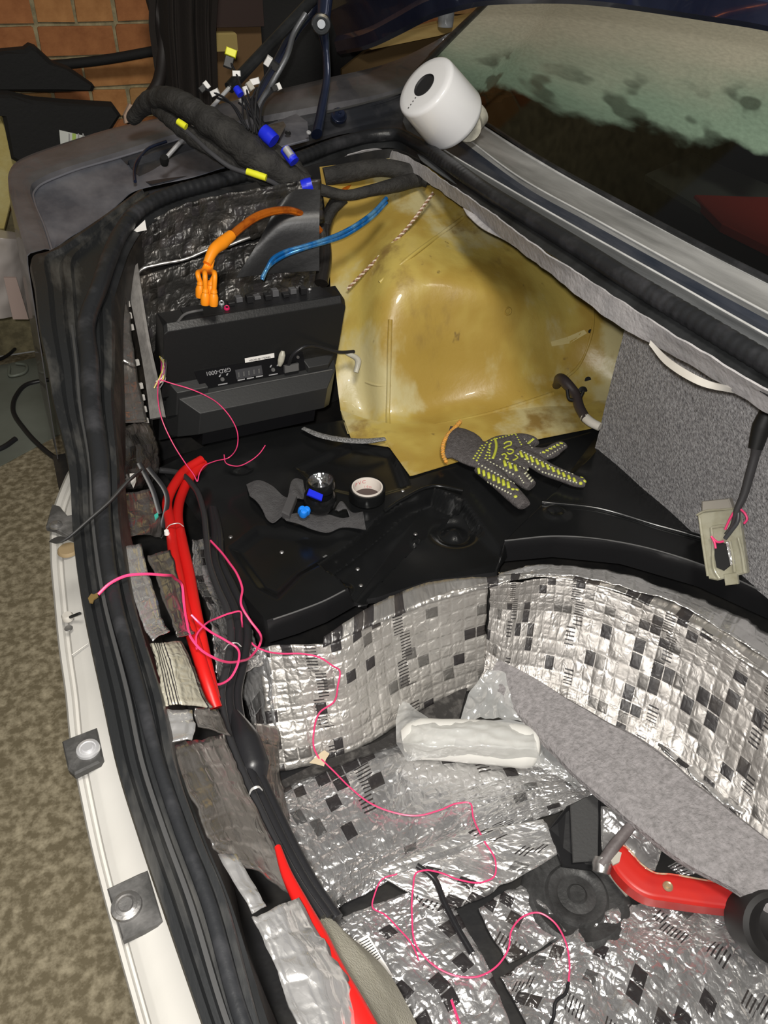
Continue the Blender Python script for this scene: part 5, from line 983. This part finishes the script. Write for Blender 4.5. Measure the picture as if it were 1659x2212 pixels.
# ---- red jack
jz = .385
jt = thing('jack', 'red steel jack handle with chipped paint and black rubber end in the well', 'jack', Z(1450,1900,.34))
J0 = [(1330,1822,.40),(1350,1830,.40),(1385,1868,.40),(1410,1885,.40),(1450,1890,.40),(1520,1902,.40),(1590,1915,.40),(1640,1925,.40)]; J1 = [(1318,1862,.395),(1335,1890,.395),(1365,1920,.395),(1400,1940,.395),(1445,1948,.395),(1515,1958,.395),(1580,1965,.395),(1625,1970,.395)]
A_, B_ = LZ(J0), LZ(J1)
sheet('red_arm', [[p+Vector((.0,.0,-.02)) for p in A_], A_, between(A_,B_,.12,.003), between(A_,B_,.5,.004), between(A_,B_,.9,.003), B_, [p+Vector((0,0,-.022)) for p in B_]], red, jt, n=80, m=25, by_index=True, thick=.003)
tube('worn_edge', [p+Vector((0,0,.002)) for p in A_], .0014, M('chipped_primer', (.5,.38,.25), .6, col2=(.6,.08,.05), scale=60, thr=(.45,.6)), jt, res=80)
lathe('rivet', [(.0001,.003),(.003,.003),(.0035,.0015),(.0055,.003),(.0075,.001),(.008,-.001)], Z(1443,1914,.4035), (0,0,1), M('brass_rivet', (.6,.45,.28), .4, metal=.6), jt, seg=20)
slab('chipped_end', [Z(1322,1833,.405), Z(1343,1842,.405), Z(1338,1862,.404), Z(1325,1868,.403), Z(1318,1856,.403)], (0,0,1), .004, M('bare_primer', (.45,.42,.36), .6), jt)
tube('pivot_bar', [Z(1298,1870,.395), Z(1325,1830,.405), Z(1358,1790,.415), Z(1385,1757,.42)], [.009,.0095,.0085,.0075], M('dirty_steel_bar', (.10,.085,.085), .5, col2=(.17,.15,.15), scale=30, bump=.3), jt, seg=12)
lathe('bar_collar', [(.0001,.01),(.013,.01),(.015,0),(.013,-.012),(.0001,-.012)], Z(1300,1868,.39), (.4,.5,.3), steel, jt, seg=16)
tube('lower_link', [Z(1315,1880,.36), Z(1335,1905,.36), Z(1358,1932,.36)], .006, M('bare_primer'), jt, seg=8)
tube('rubber_end', [Z(1612,1945,.41), Z(1640,1962,.415), Z(1680,1985,.42), Z(1760,2030,.42)], [.030,.042,.048,.05], M('soft_black_rubber', (.014,.013,.013), .6), jt, seg=26)
lathe('rubber_cup', [(.0001,.010),(.020,.010),(.030,.016),(.040,.022),(.047,.018),(.050,0),(.045,-.05)], Z(1665,2000,.43), (-.25,-.5,.85), M('soft_black_rubber'), jt, seg=40)
# ---- spare wheel hub plate
hb = thing('wheel_hub', 'dull black round spare wheel mount with ridged rings on the well floor', 'hub', Z(1235,1950,.33))
lathe('hub_disc', [(.0001,.010),(.012,.011),(.016,.006),(.030,.004),(.036,.009),(.045,.009),(.050,.004),(.066,.006),(.072,.008),(.082,.004),(.086,-.002)], Z(1245,1935,.333), (0,0,1), M('worn_black_disc', (.022,.022,.022), .5, col2=(.05,.05,.05), scale=30, bump=.4), hb, seg=48)
slab('cloth_flap', [Z(1185,1790,.35), Z(1225,1740,.37), Z(1298,1708,.37), Z(1300,1860,.36), Z(1290,1880,.35), Z(1215,1870,.35)], (0,-.1,1), .006, absm, hb, .002)
slab('felt_strap', [Z(1232,1738,.376), Z(1262,1722,.378), Z(1293,1712,.378), Z(1292,1858,.366), Z(1238,1862,.366)], (0,-.1,1), .004, M('charcoal_felt', (.055,.055,.055), .9, bump=.5, bscale=200), hb, .002)
# debris mats (bitumen bare patches)
bit = M('bitumen', (.03,.028,.027), .5, col2=(.09,.085,.08), scale=60, thr=(.5,.7), bump=.8, bscale=60)
for nm, P_, lb in (('bitumen_patch', [(600,1690),(680,1650),(820,1600),(860,1575),(866,1605),(760,1640),(640,1690),(600,1705)], 'speckled black bitumen strip between pale well wall and big floor foil'),
                   ('bitumen_patch', [(900,1540),(990,1490),(1010,1485),(990,1560),(940,1565)], 'black bitumen triangle behind the bottle beside the well wall'),
                   ('bitumen_patch', [(1180,1500),(1260,1560),(1360,1630),(1420,1660),(1450,1700),(1350,1650),(1250,1590)], 'bare dark rim between felt board and concave foil')):
    o = slab(nm, LZ(P_, .345), (0,0,1), .006, bit, None, .001); tag(o, lb, 'bitumen patch')
# small flat clutter
bc_ = slab('barcode_label', [Z(765,2035,.352), Z(795,2018,.352), Z(850,2110,.352), Z(815,2090,.352)], (0,0,1), .001, paper); tag(bc_, 'white barcode label peeking out beside the beige cloth', 'label')
bo = OFF[bc_]
for k in range(9):
    t = k/9; a = Z(776+36*t, 2036+46*t, .3525); b_ = Z(795+30*t, 2026+46*t, .3525); d_ = (Z(780,2050,.3525)-Z(776,2036,.3525)).normalized()*.0012
    slab('printed_bar', [a, b_, b_+d_, a+d_], (0,0,1), .0003, black, bc_)
cl = sheet('beige_cloth', [LZ([(692,1978,.60),(740,2080,.62),(800,2180,.64),(850,2300,.65)]), LZ([(720,1985,.57),(800,2080,.57),(850,2180,.57),(880,2300,.57)]), LZ([(742,2010,.52),(830,2090,.52),(890,2190,.52),(940,2300,.52)])], M('beige_cloth_fabric', (.36,.34,.27), .9, bump=.4, bscale=300, col2=(.42,.40,.33), scale=40), None, n=50, m=20, by_index=True, thick=.006)
tag(cl, 'beige fabric liner corner folding down beside the thick red cable', 'cloth')
# ================================================================ GARAGE BACKGROUND
tube('floor_cable', LZ([(150,1010,.01),(100,975,.01),(55,930,.01),(28,880,.01),(35,855,.01),(60,830,.01),(95,822,.01),(140,818,.01)]), .009, blackc, None, 'black cable looping on the greenish sheet by the car corner', 'cable')
tube('floor_cable', LZ([(-40,985,.01),(10,965,.01),(34,948,.01)]), .010, blackc, None, 'short black cable end on the greenish sheet at the picture edge', 'cable')
tube('floor_cable', LZ([(-30,790,.02),(20,765,.02),(45,735,.03),(62,700,.08)]), .007, blackc, None, 'black cable rising behind the plastic wrapped bale', 'cable')
gs = slab('floor_sheet', LZ([(-200,850),(-60,802),(88,770),(200,760),(260,850),(130,935),(0,1005),(-200,1110)], .006), (0,0,1), .005, M('grey_green_board', (.15,.165,.14), .45, col2=(.20,.22,.19), scale=3), None); tag(gs, 'grey green hard sheet lying on the concrete left of the car', 'sheet')
tube('loop_handle', LZ([(20,792,.02),(25,812,.02),(50,806,.02),(55,788,.02),(35,785,.02)]), .006, M('green_grey_plastic', (.17,.19,.16), .4), gs)
bale = thing('wrapped_bale', 'bale wrapped in crinkled clear film standing behind the lamp recess', 'bale', Z(-60,690,.0)+Vector((0,.2,0)))
Yb = 2.75
sheet('film_wrap', [[YP(-300,480,Yb+.1), YP(-100,490,Yb+.1), YP(30,500,Yb+.1), YP(90,520,Yb+.3)], [YP(-300,505,Yb), YP(-100,510,Yb), YP(30,515,Yb), YP(90,540,Yb+.2)], [YP(-300,690,Yb), YP(-100,692,Yb), YP(30,688,Yb), YP(90,690,Yb+.2)]], foil_mat('crinkled_film', (.48,.44,.42), 2., .25, metal=.2, stripes=False, dirt=.5, bump=1.), bale, n=50, m=40, by_index=True, fn=lambda p,u,v: p+Vector((0,.02*fbm(p,9,3),0)))
slab('pale_stripe', [YP(8,600,Yb-.04), YP(35,600,Yb-.04), YP(62,690,Yb-.04), YP(28,690,Yb-.04)], (0,-1,0), .01, M('pinkish_card', (.38,.29,.26), .7), bale)
fm = slab('foam_block', [YP(-120,200,2.95), YP(3,250,2.95), YP(22,290,2.95), YP(50,345,2.95), YP(10,500,2.95), YP(-120,500,2.95)], (0,-1,0), .12, M('yellow_foam', (.50,.44,.20), .9, col2=(.42,.33,.10), scale=8, bump=.4), None, .01); tag(fm, 'pale yellow foam block at the left edge beyond the car corner', 'foam')
for P_, y_, lb, nm in (([(-60,130),(5,112),(52,108),(64,99),(78,104),(115,138),(150,150),(205,188),(202,198),(120,200),(-60,196)], 3.05, 'black folded rubber mat heap hanging before the brick wall, upper one', 'rubber_mat'),
                   ([(-60,205),(20,206),(70,218),(140,224),(248,230),(262,250),(240,285),(150,330),(60,365),(25,345),(5,250),(-60,245)], 2.9, 'black rubber mat bulk behind the fender, lower one', 'rubber_mat')):
    o = slab(nm, [YP(a,b,y_) for a,b in P_], (0,-1,0), .08, M('matt_black_mat', (.008,.008,.008), .8, bump=.3), None, .012); tag(o, lb, 'mat')
o = tube('wall_shadow_line', [YP(110,142,3.22), YP(220,130,3.2), YP(345,108,3.15)], .016, M('matt_black_mat'), None, 'dark shadow line built as a rod across the brick wall above the lower mat', 'rod')  # shadow line on the bricks, given shape as a black tube
o = slab('price_label', [YP(128,281,2.86), YP(188,295,2.86), YP(188,300,2.86), YP(131,316,2.86)], (0,-1,0), .004, M('label_white', (.62,.64,.60), .6)); tag(o, 'small white label with green stripe on the lower black mat', 'label')
for a_ in (148,156,168,178): slab('printed_stripe', [YP(a_,288,2.855), YP(a_+(8 if a_ == 156 else 3),289,2.855), YP(a_+(8 if a_ == 156 else 3),306,2.855), YP(a_,309,2.855)], (0,-1,0), .001, M('green_print', (.40,.55,.12), .6) if a_ == 156 else M('grey_print', (.35,.35,.35), .6), o)
o = slab('brick_shard', [YP(268,250,2.75), YP(280,224,2.75), YP(300,234,2.75), YP(288,262,2.75), YP(270,268,2.75)], (0,-1,.1), .03, M('pink_brick', (.50,.36,.27), .9, bump=.5), None, .003); tag(o, 'broken pinkish brick corner behind the wiring harness', 'brick')
jk = sheet('hanging_jacket', [[YP(340,-150,2.9), YP(380,-150,2.85), YP(430,-150,2.8), YP(470,-150,2.9)], [YP(335,60,2.9), YP(385,60,2.82), YP(430,60,2.85), YP(455,60,2.9)], [YP(360,240,2.88), YP(395,240,2.80), YP(440,240,2.82), YP(462,240,2.9)]], M('dark_cloth', (.016,.012,.010), .9, bump=.3), None, n=60, m=30, by_index=True, thick=.02, fn=lambda p,u,v: p+Vector((0,.03*math.sin(u*22),0)))
tag(jk, 'black cloth hanging from above against the brick wall', 'cloth')
tube('hanging_hose', [YP(315,-60,2.95), YP(335,20,2.93), YP(352,70,2.92), YP(352,120,2.9), YP(342,180,2.9), YP(300,235,2.88), YP(275,262,2.86)], .021, M('dark_hose', (.018,.014,.013), .6), None, 'dark hose hanging down in front of the brick wall', 'hose')
box('cardboard_box', YP(450,250,3.1), (.22,0,0), (0,.18,0), (0,0,.36), M('cardboard_brown', (.15,.085,.035), .8, bump=.2), None, .01); tag(bpy.data.objects['cardboard_box'], 'dim brown cardboard box behind the struts', 'box')
box('yellow_box', YP(462,112,3.02), (.085,0,0), (0,.04,0), (0,0,.055), M('ochre_card', (.36,.27,.09), .7), None, .006); tag(bpy.data.objects['yellow_box'], 'small ochre box behind the yellow plug', 'box')
box('dark_crate', YP(448,60,3.05), (.2,0,0), (0,.15,0), (0,0,.14), M('dark_red_dim', (.035,.018,.014), .7), None, .01); tag(bpy.data.objects['dark_crate'], 'dark reddish crate above the ochre box', 'crate')
o = sheet('dark_tarpaulin', [[YP(555,-200,3.2), YP(700,-200,3.2), YP(800,-200,3.2)], [YP(520,60,3.2), YP(700,60,3.15), YP(830,60,3.2)], [YP(480,300,3.2), YP(650,300,3.15), YP(850,300,3.2)]], M('matt_black_mat'), None, n=40, m=20, by_index=True, fn=lambda p,u,v: p+Vector((0,.04*noise.noise(p*5),0))); tag(o, 'black tarpaulin on the wall behind the lid hinge', 'tarpaulin')
o = slab('wooden_plank', [YP(770,92,3.0), YP(900,62,3.0), YP(1040,28,3.0), YP(1040,48,3.0), YP(950,78,3.0), YP(800,108,3.0)], (0,-1,0), .05, M('yellow_wood', (.45,.32,.12), .6, col2=(.36,.23,.08), scale=4, stretch=(1,8,8)), None, .004); tag(o, 'yellow wooden plank seen between the raised lid and pillar', 'plank')
o = slab('wooden_board', [YP(740,150,3.1), YP(790,110,3.1), YP(960,74,3.1), YP(1100,30,3.1), YP(1100,150,3.1), YP(740,220,3.1)], (0,-1,0), .02, M('dark_wood', (.13,.08,.03), .6), None, .004); tag(o, 'dark brown wooden board below the yellow plank', 'board')
lathe('glass_jar', [(.0001,0),(.028,0),(.03,.02),(.03,.07),(.02,.085),(.0001,.09)], YP(962,58,2.98), (0,0,1), M('dim_glass', (.5,.52,.55), .15, metal=.4), None); tag(bpy.data.objects['glass_jar'], 'small shiny grey jar on the yellow plank under the lid', 'jar')
